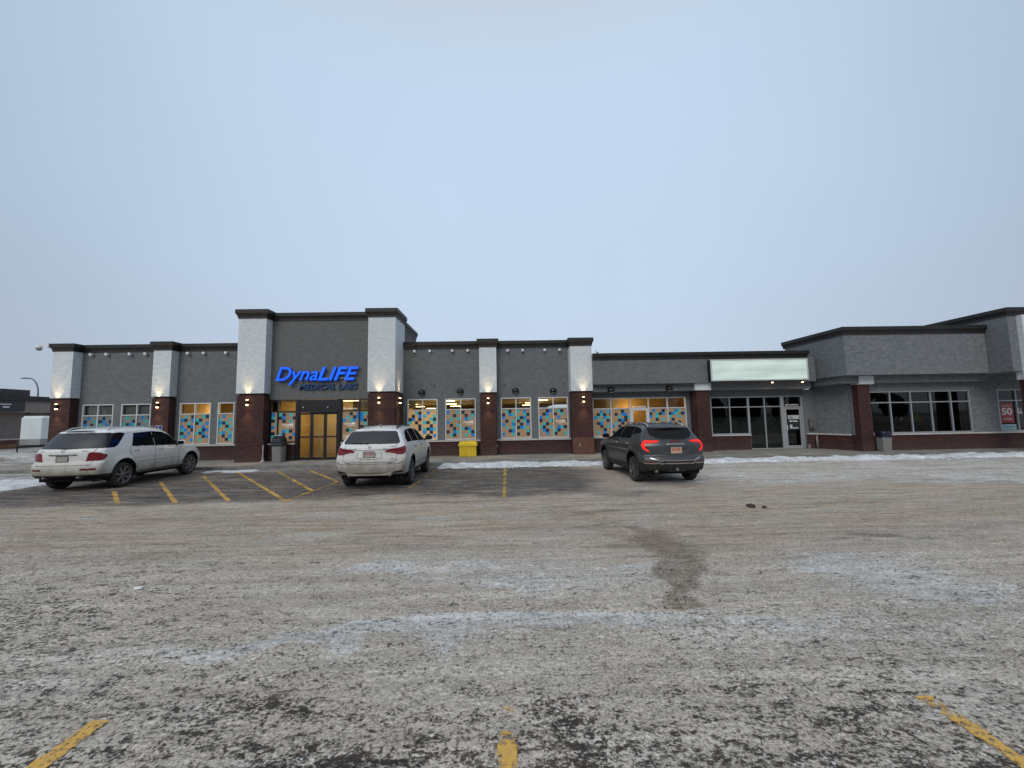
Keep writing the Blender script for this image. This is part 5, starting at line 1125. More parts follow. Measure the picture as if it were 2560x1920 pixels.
    def surf_z(s, x, y):
        lo, hi = np.array([.8]), np.array([2.])
        for _ in range(30):
            m = (lo+hi)/2; i = s.f(np.array([x]), np.array([y]), m) < 0; lo = np.where(i, m, lo); hi = np.where(i, hi, m)
        return float(lo[0])
def make_wheel(parent, x, y, r, sgn, rimmat, spokes, wt=.235, rr=None, twin=False):
    """sgn: +1 outer face towards +x"""
    R = r; rim = rr or r*.70
    ty = MB(); pr = [(rim*.97, -wt/2+.02), (rim*1.03, -wt/2), (R*.95, -wt/2+.012), (R*.995, -wt/2+.04), (R, 0), (R*.995, wt/2-.04), (R*.95, wt/2-.012), (rim*1.03, wt/2), (rim*.97, wt/2-.02)]
    ty.lathe([(a, b*sgn) for a, b in pr], TYRE, axis='X', n=44)
    for k in range(44):
        a = 2*math.pi*k/44; c_, s_ = math.cos(a), math.sin(a)
        for q in (-1, 1): ty.add([((q*.05-.03)*1, c_*(R-.003)-s_*.012, s_*(R-.003)+c_*.012), ((q*.05+.03), c_*(R-.003)-s_*.012, s_*(R-.003)+c_*.012), ((q*.05+.03), c_*(R+.004), s_*(R+.004)), ((q*.05-.03), c_*(R+.004), s_*(R+.004))], [(0, 1, 2, 3)], TYRE)
    w = empty_part('wheel', parent, (x, y, R)); ty.build('tyre', w)
    b = MB(); o = wt/2*sgn
    b.lathe([(rim*1.02, o-.006*sgn), (rim*.985, o-.002*sgn), (rim*.94, o-.02*sgn), (rim*.92, o-.10*sgn), (rim*.92, o-.17*sgn)], rimmat, axis='X', n=40)
    b.lathe([(rim*.92, o-.11*sgn), (.001, o-.115*sgn)], WELL, axis='X', n=30)
    b.lathe([(rim*.62, o-.095*sgn), (.05, o-.095*sgn)], mat('brake_disc', (.12, .11, .10), .5, metal=.4), axis='X', n=30)
    b.lathe([(.075, o-.05*sgn), (.072, o-.016*sgn), (.04, o-.008*sgn), (.001, o-.008*sgn)], rimmat, axis='X', n=20)
    for k in range(spokes):
        a0 = 2*math.pi*k/spokes+.3
        for da in ((-.10, .10) if twin else (0,)):
            a = a0; p0 = (.06, a+da*.5); p1 = (rim*.95, a+da*1.4); w0, w1 = (.016, .013) if twin else (.030, .036)
            vs = []
            for (rr_, an), hw, dx in ((p0, w0, -.018), (((p0[0]+p1[0])/2, (p0[1]+p1[1])/2), (w0+w1)/2*.8, -.016), (p1, w1, -.012)):
                cy, cz = rr_*math.cos(an), rr_*math.sin(an); ty_, tz_ = -math.sin(an)*hw, math.cos(an)*hw
                vs += [(o+dx*sgn, cy-ty_, cz-tz_), (o+dx*sgn, cy+ty_, cz+tz_), (o+(dx-.035)*sgn, cy+ty_*1.3, cz+tz_*1.3), (o+(dx-.035)*sgn, cy-ty_*1.3, cz-tz_*1.3)]
            b.add(vs, [(i*4+j, i*4+(j+1) % 4, (i+1)*4+(j+1) % 4, (i+1)*4+j) for i in range(2) for j in range(4)], rimmat)
    b.build('rim', w); return w
def empty_part(name, parent, loc):
    o = bpy.data.objects.new(name, None); COL.objects.link(o); o.parent = parent; o.location = loc; o.empty_display_size = .1; return o
def make_car(sp, name, label, pos, rz):
    root = empty(name, (0, 0, 0), label, 'car'); C = Car(sp); c = C.C; n = C.Nn; ax = np.abs(c[:, 0]); y = c[:, 1]; z = c[:, 2]; L = sp['L']
    PNT = sp['paint']; done = np.zeros(len(c), bool)
    # unrolled coordinate around the rear corners
    zt = np.linspace(.2, 1.9, 60); yr = np.array([C.surf_y(0, a) for a in zt]); ux = ax+np.maximum(0, y-np.interp(z, zt, yr)-.02)*.95
    side = (np.abs(n[:, 0]) > .45) & (y > .12); rear = (y < L*.3) & (n[:, 1] < -.22); front = (y > L*.55) & (n[:, 1] > .22)
    arch = np.zeros(len(c), bool)
    for yw in (sp['ra'], sp['fa']): arch |= (np.hypot(y-yw, z-sp['r']) < sp['Ra']) & (ax > .5)
    arch |= (z < sp['zsill']) & (ax > .5) & False
    done |= arch
    def part(mask, nm, mats, push=0., midx=None, parent=root):
        nonlocal done
        m = mask & ~done
        done |= m; return C.extract(m, nm, parent, mats, midx, push)
    # glass
    for poly in sp['sideglass']:
        for sg_ in (-1, 1): part(side & inside(y, z, poly) & (c[:, 0]*sg_ > 0), 'side_window', [TINT], -.006)
    part(rear & (n[:, 1] < -.22) & inside(ux if sp.get('wrapglass') else ax, z, sp['rearglass']), 'rear_window', [sp.get('rgmat', DUSTG)], -.006)
    part(front & inside(ax, z, sp['windshield']) & (z > .95), 'windshield', [TINT], -.006)
    # lamps
    rr = y < 1.0
    for nm, poly, mt, ps in sp['lamps']:
        for sg_ in (-1, 1): part(rr & inside(ux, z, poly) & (c[:, 0]*sg_ > 0), nm, [mt], ps)
    ff = (y > L-.9); uf = ax
    for sg_ in (-1, 1): part(ff & (ax > .52) & inside(y, z, sp['headlight']) & (c[:, 0]*sg_ > 0), 'headlight', [mat('headlight_glass', (.35, .36, .37), .1)], 0)
    # trims on the surface
    for nm, poly, mt, ps in sp.get('rear_trim', []): part(rear & (y < .9) & inside(ux, z, poly), nm, [mt], ps)
    for nm, pts, wd, mt in sp.get('rear_lines', []): part((y < 1.0) & (dline(ux, z, pts) < wd), nm, [mt], .008)
    sidz = np.where(y < L*.5, 0, 0)
    # cladding
    clad = (z < sp['zclad'](y, ax, ux))
    for yw in (sp['ra'], sp['fa']): clad |= (np.hypot(y-yw, z-sp['r']) < sp['Ra']+sp.get('lip', .0)) & (ax > .5)
    part(clad, 'lower_cladding', [CLAD], .002)
    # panels
    seam = np.zeros(len(c), bool)
    for pts in sp['seams']: seam |= side & (dline(y, z, pts) < .0085) & (z < 1.62)
    for pts in sp['rear_seams']: seam |= (y < .75) & (dline(ux, z, pts) < .0085)
    midx = seam.astype(int)
    doors = []
    for poly in sp['doors']:
        for sg_ in (-1, 1): doors.append(part(side & inside(y, z, poly) & (c[:, 0]*sg_ > 0), 'door', [PNT, SEAM], 0, midx))
    tg = part((y < .8) & inside(ux, z, sp['tailgate']), 'tailgate', [PNT, SEAM], 0, midx)
    bp = part((y < .62) & (z < sp['zbump']) & (rear | (ux < 1.5)), 'rear_bumper', [PNT, SEAM], 0, midx)
    body = part(np.ones(len(c), bool), 'body', [PNT, SEAM], 0, midx)
    # underside and wheel wells
    b = MB(); Wd = sp['W']
    b.prism([(-Wd+.14, .35), (Wd-.14, .35), (Wd-.14, L-.4), (-Wd+.14, L-.4)], .24, .5, WELL)
    for yw in (sp['ra'], sp['fa']):
        for sg_ in (-1, 1):
            a0, a1 = -.35, math.pi+.35; vs = []; fs = []; k = 22
            for xx, rq in ((.48, sp['Ra']+.012), (Wd-.045, sp['Ra']+.012)):
                for i in range(k+1): a = a0+(a1-a0)*i/k; vs.append((xx*sg_, yw+rq*math.cos(a), sp['r']+rq*math.sin(a)))
            fs = [(i, i+1, k+2+i, k+1+i) for i in range(k)]; b.add(vs, fs, WELL); b.add([(.48*sg_, yw-.5, .2), (.48*sg_, yw+.5, .2), (.48*sg_, yw+.5, .9), (.48*sg_, yw-.5, .9)], [(0, 1, 2, 3)], WELL)
    b.box(-Wd+.3, Wd-.3, .3, L-.5, .5, .95, WELL)
    b.build('underbody', root)
    for yw in (sp['ra'], sp['fa']):
        for sg_ in (-1, 1): make_wheel(root, sg_*(Wd-.125), yw, sp['r'], sg_, sp['rim'], sp['spokes'], twin=sp.get('twin', False))
    # handles, mirrors
    for (hy, hz) in sp['handles']:
        for sg_ in (-1, 1):
            hx = C.surf_x(hy, hz); b = MB(); b.tube([(sg_*(hx-.005), hy-.10, hz), (sg_*(hx+.028), hy-.08, hz+.004), (sg_*(hx+.03), hy+.06, hz+.006), (sg_*(hx-.005), hy+.09, hz)], [.012, .014, .013, .012], sp['handlemat'], 8)
            dr_ = None
            for d_ in doors:
                if d_ is None: continue
                bb_ = np.array([v.co[:] for v in d_.data.vertices]); 
                if (bb_[:, 0].mean()*sg_ > 0) and bb_[:, 1].min() <= hy <= bb_[:, 1].max(): dr_ = d_
            b.build('door_handle', dr_ or root)
    my, mz = sp['mirror']
    for sg_ in (-1, 1):
        hx = C.surf_x(my, mz-.05); b = MB(); bm = bmesh.new(); bmesh.ops.create_uvsphere(bm, u_segments=18, v_segments=12, radius=1)
        vs = []
        for v in bm.verts:
            q = v.co.copy(); q.x = math.copysign(abs(q.x)**.7, q.x); q.z = math.copysign(abs(q.z)**.75, q.z); yy_ = max(-.35, q.y)
            vs.append((sg_*(hx+.17+q.x*.125), my+yy_*.10, mz+.03+q.z*.085))
        b.add(vs, [[v.index for v in f.verts] for f in bm.faces], sp['mirrormat'], True); bm.free()
        mo = b.build('mirror', root); b = MB(); b.tube([(sg_*(hx-.03), my+.02, mz-.05), (sg_*(hx+.08), my+.02, mz-.02)], [.04, .03], CLAD, 8); b.build('mirror_arm', mo)
        b = MB(); b.bbox(sg_*(hx+.17)-.10, sg_*(hx+.17)+.10, my-.043, my-.036, mz-.03, mz+.09, TINT, .002); b.build('mirror_glass', mo)
    # roof rails
    for sg_ in (-1, 1):
        y0, y1, xx, lift = sp['rail']; pts = []
        for i in range(13):
            t = i/12; yy_ = y0+(y1-y0)*t; X_ = xx-.03*abs(t-.5)*2; zz_ = C.surf_z(X_, yy_)
            e = min(t, 1-t)/.11; pts.append((sg_*X_, yy_, zz_+lift*min(1, e)**.7+(-.01 if e < .01 else 0)))
        b = MB(); b.tube(pts, sp.get('railr', .017), sp['railmat'], 10); b.build('roof_rail', root)
    for ybar in sp.get('crossbars', []):
        X_ = sp['rail'][2]; zz_ = C.surf_z(X_-.02, ybar)+sp['rail'][3]+.05
        b = MB(); b.tube([(-X_-.02, ybar, zz_+.012), (0, ybar, zz_+.022), (X_+.02, ybar, zz_+.012)], .013, BLK, 8)
        for sg_ in (-1, 1): b.tube([(sg_*(X_-.12), ybar, zz_+.01), (sg_*(X_-.02), ybar, zz_-.075)], [.016, .03], BLK, 8)
        b.build('roof_crossbar', root)
    # plate
    px, pz = sp['plate']; py = min(C.surf_y(a, b_) for a in (-.14, .14) for b_ in (pz-.07, pz, pz+.07))-.010
    b = MB(); b.bbox(-.152, .152, py-.004, py+.004, pz-.078, pz+.078, sp['platemat'], .003); pl = b.build('number_plate', tg or root)
    b = MB()
    for x0, x1, z0, z1 in ((-.158, .158, pz+.070, pz+.084), (-.158, .158, pz-.084, pz-.070), (-.158, -.146, pz-.070, pz+.070), (.146, .158, pz-.070, pz+.070)): b.box(x0, x1, py-.009, py-.0042, z0, z1, sp['plateframe'])
    b.build('plate_frame', tg or root)
    sp['extra'](C, root, tg or root, bp or root, body, pl, py)
    # stretch the body to its true height; the wheels keep theirs
    za, zb_ = zip(*sp['zwarp'])
    def warp(o):
        for ch in o.children:
            if ch.name.startswith('wheel'): continue
            if ch.type == 'MESH':
                me = ch.data; q = np.zeros(len(me.vertices)*3); me.vertices.foreach_get('co', q)
                if ch.location.length > 1e-6 or (o.location.length > 1e-6 and o is not root):
                    h0 = ch.location.z if ch.location.z > .05 else o.location.z; ch.location.z += float(np.interp(h0, za, zb_))-h0
                else:
                    q[2::3] = np.interp(q[2::3], za, zb_); me.vertices.foreach_set('co', q); me.update()
            warp(ch)
    warp(root)
    root.location = pos; root.rotation_euler.z = rz
    return root
def at_rear(C, parent, nm, x, z, mb_fn):
    y_ = C.surf_y(x, z); b = MB(); mb_fn(b, x, y_, z); return b.build(nm, parent)
def arm_wiper(C, root, x0, z0, x1, z1, off=.012):
    b = MB(); pts = []
    for i in range(6):
        t = i/5; x = x0+(x1-x0)*t; z = z0+(z1-z0)*t; pts.append((x, C.surf_y(x, z)-off, z))
    b.tube(pts, [.022, .014, .012, .011, .010, .008], BLK, 8); b.build('wiper', root)
def spoiler(C, root, z0, zr, hw, depth, m, under, drop=.02):
    """blade that carries the roof line back over the rear glass"""
    b = MB(); k = 18; vs = []; 
    for i in range(k+1):
        x = -hw+2*hw*i/k; u = abs(x)/hw; ys_ = C.surf_y(x, z0)+.05+.02*u; zt_ = C.surf_z(x, ys_+.10)+.004
        e = depth*(1-.45*u**4); vs += [(x, ys_+.12, zt_), (x, ys_-e*.6, z0+zr-.010*u), (x, ys_-e, z0+zr-drop-.02*u), (x, ys_-e+.01, z0+zr-drop-.032-.02*u), (x, ys_+.10, zt_-.07)]
    fs = [(i*5+j, i*5+(j+1) % 5, (i+1)*5+(j+1) % 5, (i+1)*5+j) for i in range(k) for j in range(5)]+[(0, 1, 2, 3, 4), tuple(range(k*5, k*5+5))[::-1]]
    o = len(b.v); b.add(vs, fs, m, False); 
    return b.build('spoiler', root)
def exhaust(root, x, y, z, r=.035):
    b = MB(); b.tube([(x, y, z), (x, y+.3, z+.02)], r, mat('exhaust_metal', (.18, .16, .14), .4, metal=.8), 12); b.build('exhaust', root)
DIRT_W = (.30, .265, .21)
PW = car_paint('dirty_white_paint', (.86, .87, .86), .28, DIRT_W, .95, 1.10)
PW2 = car_paint('grimy_pearl_paint', (.82, .85, .86), .26, (.27, .24, .195), .95, 1.25)
PG = car_paint('dark_grey_paint', (.050, .055, .061), .30, (.085, .08, .075), .5, 1.0, metal=.3)
RIMD = mat('dull_rim', (.22, .22, .225), .4, metal=.6); RIMB = mat('grimy_rim', (.17, .165, .16), .5, metal=.4)

# --- left white car
def extra_a(C, root, tg, bp, body, pl, py):
    z = .985; b = MB(); pts = [(x, C.surf_y(x, z)-.010, z) for x in np.linspace(-.36, .36, 7)]; b.tube(pts, .018, mat('grimy_chrome', (.20, .20, .19), .35, metal=.6), 8); b.build('handle_strip', tg)
    y_ = C.surf_y(0, 1.085); b = MB(); b.lathe([(.034, y_-.004), (.042, y_-.010), (.034, y_-.010)], CHR, axis='Y', c=(0, 0, 1.085), n=20)
    for k in range(3): a = math.pi/2+k*2.094; b.tube([(0, y_-.008, 1.085), (.036*math.cos(a), y_-.008, 1.085+.036*math.sin(a))], [.006, .003], CHR, 6)
    b.build('emblem', tg)
    text_mesh('ML 350', .1, CHR, .006, name='badge', parent=tg, loc=(-.62, C.surf_y(-.55, 1.07)-.006, 1.07), width=.20, height=.035); text_mesh('4MATIC', .1, CHR, .006, name='badge', parent=tg, loc=(.42, C.surf_y(.5, 1.07)-.006, 1.07), width=.20, height=.03)
    arm_wiper(C, root, .0, 1.15, .36, 1.165); arm_wiper(C, root, .0, 1.15, -.22, 1.16)
    exhaust(root, .45, .05, .36); exhaust(root, -.45, .05, .36)
    b = MB(); b.bbox(-.4, .4, C.surf_y(0, 1.64)-.06, C.surf_y(0, 1.64)+.02, 1.655, 1.675, DUSTG, .006); b.build('high_brake_light', root)
    for sg_ in (-1, 1):
        X_ = C.surf_x(2.3, .40); b = MB(); b.tube([(sg_*(X_-.02), 1.45, .345), (sg_*(X_+.05), 1.55, .35), (sg_*(X_+.05), 3.35, .35), (sg_*(X_-.02), 3.45, .345)], .030, mat('running_board', (.10, .10, .10), .35, metal=.5), 10); b.build('running_board', root)
SP_A = dict(zwarp=[(0, 0), (.3, .35), (.7, .77), (1.15, 1.24), (1.8, 1.88)], L=4.78, W=.955, H=1.78, kr=.20, ra=.98, fa=3.895, r=.378, Ra=.435, flare=.035, zsill=.4, cell=.0145, crown=.05, crease=.74,
    side=[(.05, .42), (.0, .52), (-.005, .66), (.03, .765), (.085, .80), (.085, .95), (.095, 1.09), (.15, 1.16), (.34, 1.42), (.52, 1.62), (.66, 1.685), (1.0, 1.735), (1.6, 1.765), (2.2, 1.76), (2.65, 1.715), (3.0, 1.60), (3.35, 1.36), (3.66, 1.14), (3.85, 1.085), (4.25, 1.02), (4.55, .93), (4.72, .78), (4.78, .60), (4.75, .42), (4.62, .29), (4.2, .27), (2.4, .30), (.6, .33), (.2, .36)],
    wprof=[(.2, .90), (.35, .955), (.55, .99), (.8, 1.0), (.98, .99), (1.08, .972), (1.2, .935), (1.4, .875), (1.6, .80), (1.75, .71)],
    sideglass=[[(.40, 1.145), (.66, 1.15), (.80, 1.22), (1.14, 1.56), (.98, 1.60), (.60, 1.57)], [(1.26, 1.14), (1.44, 1.56), (2.16, 1.60), (2.18, 1.11)], [(2.19, 1.11), (2.17, 1.60), (2.60, 1.57), (2.86, 1.48), (3.22, 1.22), (3.30, 1.07)]],
    rearglass=[(-1, 1.145), (1.40, 1.145), (1.30, 1.45), (1.25, 1.60), (-1, 1.60)], wrapglass=True, windshield=[(-.9, 1.1), (.78, 1.1), (.62, 1.62), (-.62, 1.62)],
    lamps=[('tail_light', [(.60, .80), (.66, 1.01), (.74, 1.045), (.95, 1.03), (1.19, .965), (1.21, .925), (1.13, .85), (1.04, .81)], LRED2, .004), ('bumper_reflector', [(.52, .605), (.99, .605), (.97, .555), (.55, .555)], mat('dark_reflector', (.12, .012, .014), .25), .003)],
    headlight=[(4.2, .78), (4.3, .93), (4.62, .86), (4.7, .72)], rear_trim=[],
    zclad=lambda y, ax, ux: np.where(y < .62, .43, np.where(y > 4.2, .36, .385)),
    seams=[[(1.16, .97), (1.22, 1.12)], [(1.16, .97), (1.34, .78), (1.44, .55), (1.46, .42)], [(2.18, .40), (2.18, 1.12)], [(3.26, .40), (3.30, .8), (3.36, 1.07)], [(1.5, .66), (3.3, .66)]],
    rear_seams=[[(0, .70), (.78, .70)], [(.78, .70), (.82, .80)], [(.80, 1.04), (.86, 1.14)], [(-.1, .70), (.1, .70)]],
    doors=[[(1.22, 1.66), (1.2, 1.10), (1.16, .97), (1.34, .78), (1.44, .55), (1.46, .40), (2.18, .40), (2.18, 1.66)], [(2.18, 1.66), (2.18, .40), (3.26, .40), (3.30, .8), (3.40, 1.07), (2.9, 1.50), (2.6, 1.66)]],
    tailgate=[(-1, .70), (.78, .70), (.84, .82), (.84, 1.14), (-1, 1.14)], zbump=.79, handles=[(1.42, 1.00), (2.42, .98)], handlemat=CHR, mirror=(3.16, 1.12), mirrormat=PW,
    rail=(.72, 2.75, .60, .055), railmat=mat('silver_rail', (.50, .52, .54), .3, metal=.7), plate=(0, .875), platemat=mat('dirty_plate', (.33, .31, .27), .6), plateframe=mat('plate_frame_dark', (.06, .06, .055), .5), paint=PW, rim=RIMD, spokes=7, lip=0., extra=extra_a)
# --- middle white car
def extra_b(C, root, tg, bp, body, pl, py):
    y_ = C.surf_y(0, 1.075); b = MB(); b.lathe([(.036, y_-.004), (.045, y_-.011), (.036, y_-.011)], CHR, axis='Y', c=(0, 0, 1.075), n=20); b.tube([(-.02, y_-.010, 1.05), (0, y_-.010, 1.10), (.02, y_-.010, 1.05)], .005, CHR, 6); b.build('emblem', tg)
    z = 1.015; b = MB(); b.tube([(x, C.surf_y(x, z)-.012, z) for x in np.linspace(-.46, .46, 9)], .015, CHR, 8); b.build('handle_strip', tg)
    text_mesh('MDX', .1, BLK, .006, name='badge', parent=tg, loc=(.52, C.surf_y(.6, 1.08)-.005, 1.07), width=.17, height=.028); text_mesh('SH-AWD', .1, BLK, .006, name='badge', parent=tg, loc=(.50, C.surf_y(.6, .74)-.006, .735), width=.18, height=.024)
    arm_wiper(C, root, -.06, 1.165, -.52, 1.20, .016)
    b = MB(); b.bbox(-.60, .60, C.surf_y(0, .36)-.012, C.surf_y(0, .36)+.03, .33, .42, PW2, .012); b.build('skid_trim', bp)
    b = MB(); r_ = random.Random(4)
    b.prism_xz([(-.018, .0), (.018, .0), (.004, .085), (-.004, .085)], 1.02, 1.24, PW2)
    sf = b.build('antenna_fin', root); sf.location = (0, 0, C.surf_z(0, 1.1)-.005)
    spoiler(C, root, 1.575, .035, .60, .12, PW2, BLK, .03)
    for sg_ in (-1, 1): exhaust(root, sg_*.55, .08, .33, .04)
    mark_row(mat('plate_red', (.35, .05, .05), .6), pl, (-.125, py-.009, .875), .25, .06, (3, 4), name='plate_characters')
SP_B = dict(zwarp=[(0, 0), (.3, .36), (.66, .76), (1.15, 1.25), (1.72, 1.76)], L=4.98, W=.985, H=1.725, kr=.17, ra=1.08, fa=3.90, r=.372, Ra=.43, flare=.02, zsill=.4, cell=.0145, crown=.06, crease=.80,
    side=[(.07, .38), (.02, .47), (-.005, .62), (.02, .76), (.065, .84), (.085, .95), (.10, 1.08), (.155, 1.15), (.30, 1.36), (.44, 1.53), (.60, 1.60), (1.0, 1.665), (1.6, 1.705), (2.2, 1.70), (2.7, 1.655), (3.1, 1.54), (3.5, 1.31), (3.86, 1.10), (4.05, 1.05), (4.5, .98), (4.8, .88), (4.94, .74), (4.98, .56), (4.94, .40), (4.8, .28), (4.3, .25), (2.5, .28), (.6, .31), (.2, .33)],
    wprof=[(.2, .88), (.35, .95), (.55, .985), (.8, 1.0), (.98, .985), (1.08, .955), (1.2, .90), (1.4, .81), (1.6, .70), (1.7, .62)],
    sideglass=[[(.72, 1.17), (.74, 1.30), (.92, 1.46), (1.22, 1.56), (1.40, 1.57), (1.36, 1.16)], [(1.40, 1.16), (1.44, 1.575), (2.0, 1.59), (2.32, 1.585), (2.32, 1.13)], [(2.36, 1.13), (2.36, 1.585), (2.75, 1.53), (3.1, 1.40), (3.46, 1.18), (3.52, 1.10)]],
    rearglass=[(-1, 1.15), (.74, 1.15), (.78, 1.20), (.66, 1.50), (.60, 1.545), (-1, 1.56)], windshield=[(-.9, 1.1), (.78, 1.1), (.60, 1.58), (-.60, 1.58)],
    lamps=[('tail_light', [(.40, .93), (.50, 1.01), (.80, 1.035), (1.12, 1.09), (1.16, 1.04), (1.10, .90), (1.00, .855), (.80, .86), (.72, .895)], LRED2, .004), ('bumper_reflector', [(.985, .66), (1.01, .66), (1.06, .50), (1.03, .50)], LRED, .003)],
    headlight=[(4.35, .74), (4.4, .88), (4.8, .82), (4.9, .70)], rear_trim=[('bumper_vent', [(.66, .385), (.72, .425), (1.02, .455), (1.0, .395)], BLK, .001)],
    rear_lines=[('bumper_trim', [(.58, .33), (.72, .42), (.80, .425), (1.05, .475)], .009, CHR)],
    zclad=lambda y, ax, ux: np.where(y < .62, .355, np.where(y > 4.3, .34, .35)),
    seams=[[(1.30, 1.12), (1.22, .95), (1.42, .75), (1.52, .55), (1.54, .36)], [(2.34, .36), (2.34, 1.14)], [(3.38, .36), (3.42, .8), (3.52, 1.08)], [(1.55, .50), (3.4, .50)]],
    rear_seams=[[(0, .66), (.70, .66)], [(.70, .66), (.80, .72), (.80, .86)], [(.76, 1.04), (.80, 1.15)], [(-.2, .66), (.1, .66)], [(0, .62), (.9, .62), (1.02, .665), (1.1, .66)], [(.32, .90), (.36, .80), (.2, .755), (0, .75)]],
    doors=[[(1.36, 1.62), (1.30, 1.12), (1.22, .95), (1.42, .75), (1.52, .55), (1.54, .36), (2.34, .36), (2.34, 1.62)], [(2.34, 1.62), (2.34, .36), (3.38, .36), (3.42, .8), (3.54, 1.08), (3.1, 1.42), (2.8, 1.62)]],
    tailgate=[(-1, .66), (.70, .66), (.80, .72), (.80, 1.15), (-1, 1.15)], zbump=.665, handles=[(1.56, 1.0), (2.56, .985)], handlemat=BLK, mirror=(3.30, 1.15), mirrormat=BLK,
    rail=(.80, 2.6, .58, .05), railmat=BLK, railr=.022, crossbars=[1.15, 2.1], plate=(0, .875), platemat=mat('plate_pinkish', (.42, .33, .32), .6), plateframe=mat('plate_frame_dark'), paint=PW2, rim=RIMB, spokes=5, twin=True, lip=0., extra=extra_b)
# --- right grey car
def extra_c(C, root, tg, bp, body, pl, py):
    z = 1.005; b = MB(); b.tube([(x, C.surf_y(x, z)-.012, z) for x in np.linspace(-.26, .26, 9)], .020, CHR, 8); b.build('handle_strip', tg)
    text_mesh('GMC', .1, mat('emblem_red', (.22, .03, .035), .3), .012, name='emblem', parent=tg, loc=(-.13, C.surf_y(0, 1.085)-.012, 1.06), width=.27, height=.055, offset=.004)
    text_mesh('TERRAIN', .1, CHR, .004, name='badge', parent=tg, loc=(-.58, C.surf_y(-.5, .70)-.005, .685), width=.19, height=.022); text_mesh('AWD', .1, CHR, .004, name='badge', parent=tg, loc=(.50, C.surf_y(.5, .70)-.005, .69), width=.10, height=.018)
    mark_row(mat('plate_red'), pl, (-.125, py-.009, .845), .25, .07, (3, 4), name='plate_characters')
    arm_wiper(C, root, -.02, 1.155, .30, 1.15, .014)
    spoiler(C, root, 1.50, .045, .60, .15, PG, BLK, .035)
    b = MB(); b.bbox(-.24, .24, C.surf_y(0, .36)-.01, C.surf_y(0, .36)+.06, .32, .42, BLK, .01); b.bbox(-.035, .035, C.surf_y(0, .36)-.05, C.surf_y(0, .36), .34, .40, mat('hitch_grey', (.15, .15, .15), .5), .006); b.build('hitch_receiver', bp)
    exhaust(root, -.55, .10, .32, .04)
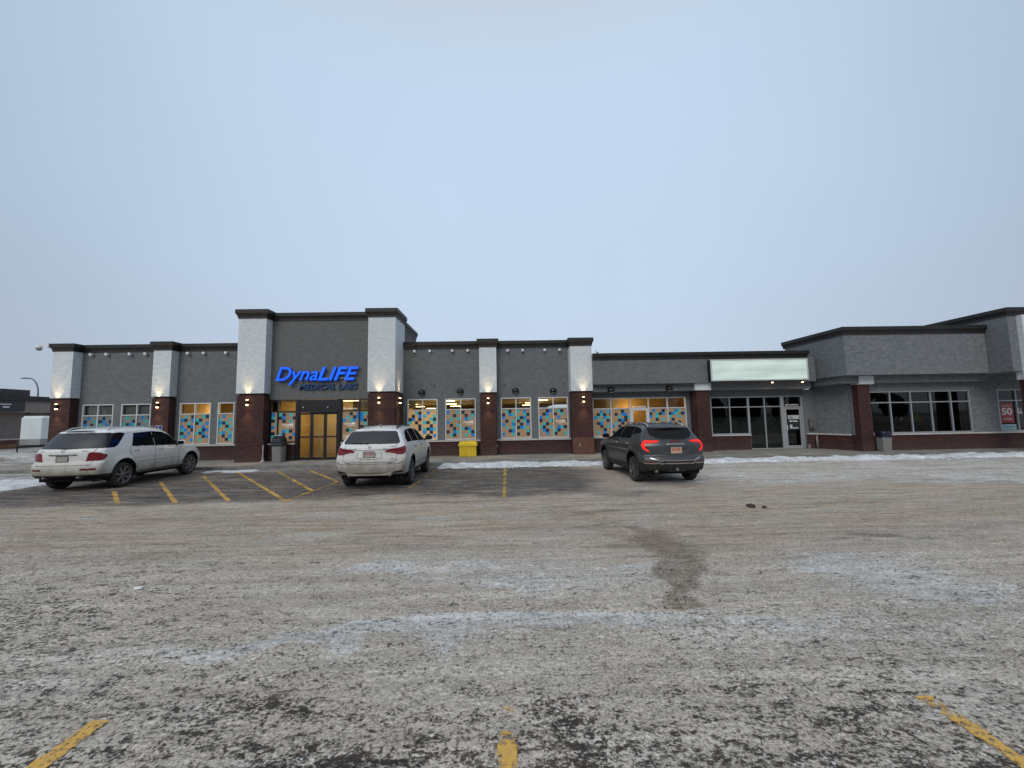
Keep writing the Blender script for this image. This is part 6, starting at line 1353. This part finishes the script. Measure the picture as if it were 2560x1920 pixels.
SP_C = dict(zwarp=[(0, 0), (.3, .345), (.5, .60), (1.1, 1.21), (1.66, 1.71)], L=4.63, W=.92, H=1.665, kr=.20, ra=.98, fa=3.705, r=.36, Ra=.42, flare=.028, zsill=.4, cell=.014, crown=.055, crease=.76,
    side=[(.08, .36), (.03, .44), (.0, .56), (.02, .66), (.075, .72), (.07, .86), (.085, 1.0), (.15, 1.11), (.27, 1.27), (.40, 1.43), (.52, 1.535), (.72, 1.59), (1.1, 1.635), (1.6, 1.65), (2.1, 1.63), (2.5, 1.56), (2.85, 1.43), (3.2, 1.24), (3.5, 1.10), (3.7, 1.065), (4.15, 1.01), (4.42, .93), (4.57, .78), (4.63, .58), (4.58, .38), (4.45, .27), (4.0, .25), (2.3, .27), (.6, .30), (.2, .32)],
    wprof=[(.2, .88), (.35, .95), (.55, .985), (.8, 1.0), (.98, .99), (1.08, .96), (1.2, .90), (1.4, .80), (1.55, .70), (1.65, .62)],
    sideglass=[[(.64, 1.33), (.62, 1.40), (.80, 1.47), (1.18, 1.52), (1.15, 1.24), (.95, 1.31)], [(1.20, 1.14), (1.22, 1.525), (2.04, 1.54), (2.06, 1.12)], [(2.12, 1.12), (2.10, 1.535), (2.45, 1.48), (2.8, 1.33), (3.1, 1.16), (3.18, 1.09)]],
    rgmat=TINT, rearglass=[(-1, 1.14), (.34, 1.14), (.50, 1.19), (.60, 1.27), (.62, 1.33), (.60, 1.50), (-1, 1.50)], windshield=[(-.9, 1.1), (.74, 1.1), (.58, 1.50), (-.58, 1.50)],
    lamps=[('tail_light', [(.44, 1.08), (.50, 1.10), (.86, 1.105), (.93, 1.115), (1.02, 1.06), (1.09, .985), (1.03, .895), (.90, .825), (.80, .80), (.82, .835), (.92, .895), (.965, .965), (.93, 1.025), (.84, 1.045), (.56, 1.05)], LLIT, .008), ('bumper_reflector', [(.62, .545), (.98, .545), (.98, .52), (.62, .52)], LRED, .004)],
    headlight=[(4.05, .80), (4.15, .92), (4.45, .88), (4.55, .74)], rear_trim=[('lamp_inner', [(.62, 1.05), (.96, 1.04), (.97, .93), (.86, .87), (.84, .98), (.66, 1.02)], LRED, .002)],
    rear_lines=[('bumper_chrome', [(0, .575), (.52, .575), (.62, .60), (.80, .64)], .013, CHR), ('bumper_chrome', [(0, .500), (.50, .500), (.56, .525), (.62, .50), (1.0, .505), (1.08, .555), (1.15, .56)], .011, CHR)],
    zclad=lambda y, ax, ux: np.where(y < .62, np.where(ux < .52, .565, .50), np.where(y > 4.0, .40, .41)),
    seams=[[(1.20, 1.20), (1.08, .98), (1.30, .78), (1.40, .55), (1.42, .40)], [(2.09, .40), (2.09, 1.14)], [(3.12, .40), (3.14, .8), (3.22, 1.07)]],
    rear_seams=[[(0, .60), (.60, .60), (.78, .70), (.80, .80)], [(-.2, .60), (.1, .60)], [(0, .79), (.34, .79), (.42, .86), (.40, .96)], [(.84, 1.14), (.80, 1.30)]],
    doors=[[(1.18, 1.56), (1.20, 1.20), (1.08, .98), (1.30, .78), (1.40, .55), (1.42, .40), (2.09, .40), (2.09, 1.56)], [(2.09, 1.56), (2.09, .40), (3.12, .40), (3.14, .8), (3.24, 1.07), (2.8, 1.36), (2.5, 1.56)]],
    tailgate=[(-1, .60), (.60, .60), (.78, .70), (.80, 1.14), (.80, 1.40), (-1, 1.55)], zbump=.72, handles=[(1.36, .985), (2.32, .97)], handlemat=CHR, mirror=(3.00, 1.12), mirrormat=mat('dark_mirror', (.02, .022, .024), .3),
    rail=(.62, 2.45, .545, .05), railmat=mat('silver_rail'), railr=.02, crossbars=[1.0, 1.85], plate=(0, .845), platemat=mat('plate_orange_lit', (.55, .32, .22), .6), plateframe=mat('plate_frame_pale', (.40, .40, .40), .4), paint=PG, rim=mat('grey_rim', (.12, .12, .12), .4, metal=.5), spokes=6, twin=True, lip=.045, extra=extra_c)
def place(sp, name, label, rx, ry, deg):
    """rx, ry: ground point under the middle of the rear axle; deg: heading left of straight ahead"""
    a = rad(deg); d = Vector((-math.sin(a), math.cos(a))); p = Vector((rx, ry))-d*sp['ra']
    return make_car(sp, name, label, (p.x, p.y, .005), a)
place(SP_A, 'parked_car', 'dirty white estate-like SUV with silver roof rails parked at the far left', -12.82, 12.72, 4.5)
place(SP_B, 'parked_car', 'grimy pearl white SUV with black roof rails parked in front of the lab entrance', -3.78, 12.18, 1.5)
place(SP_C, 'parked_car', 'dark grey SUV with red tail lights lit and roof crossbars near the low shop', 4.64, 11.9, 3.0)
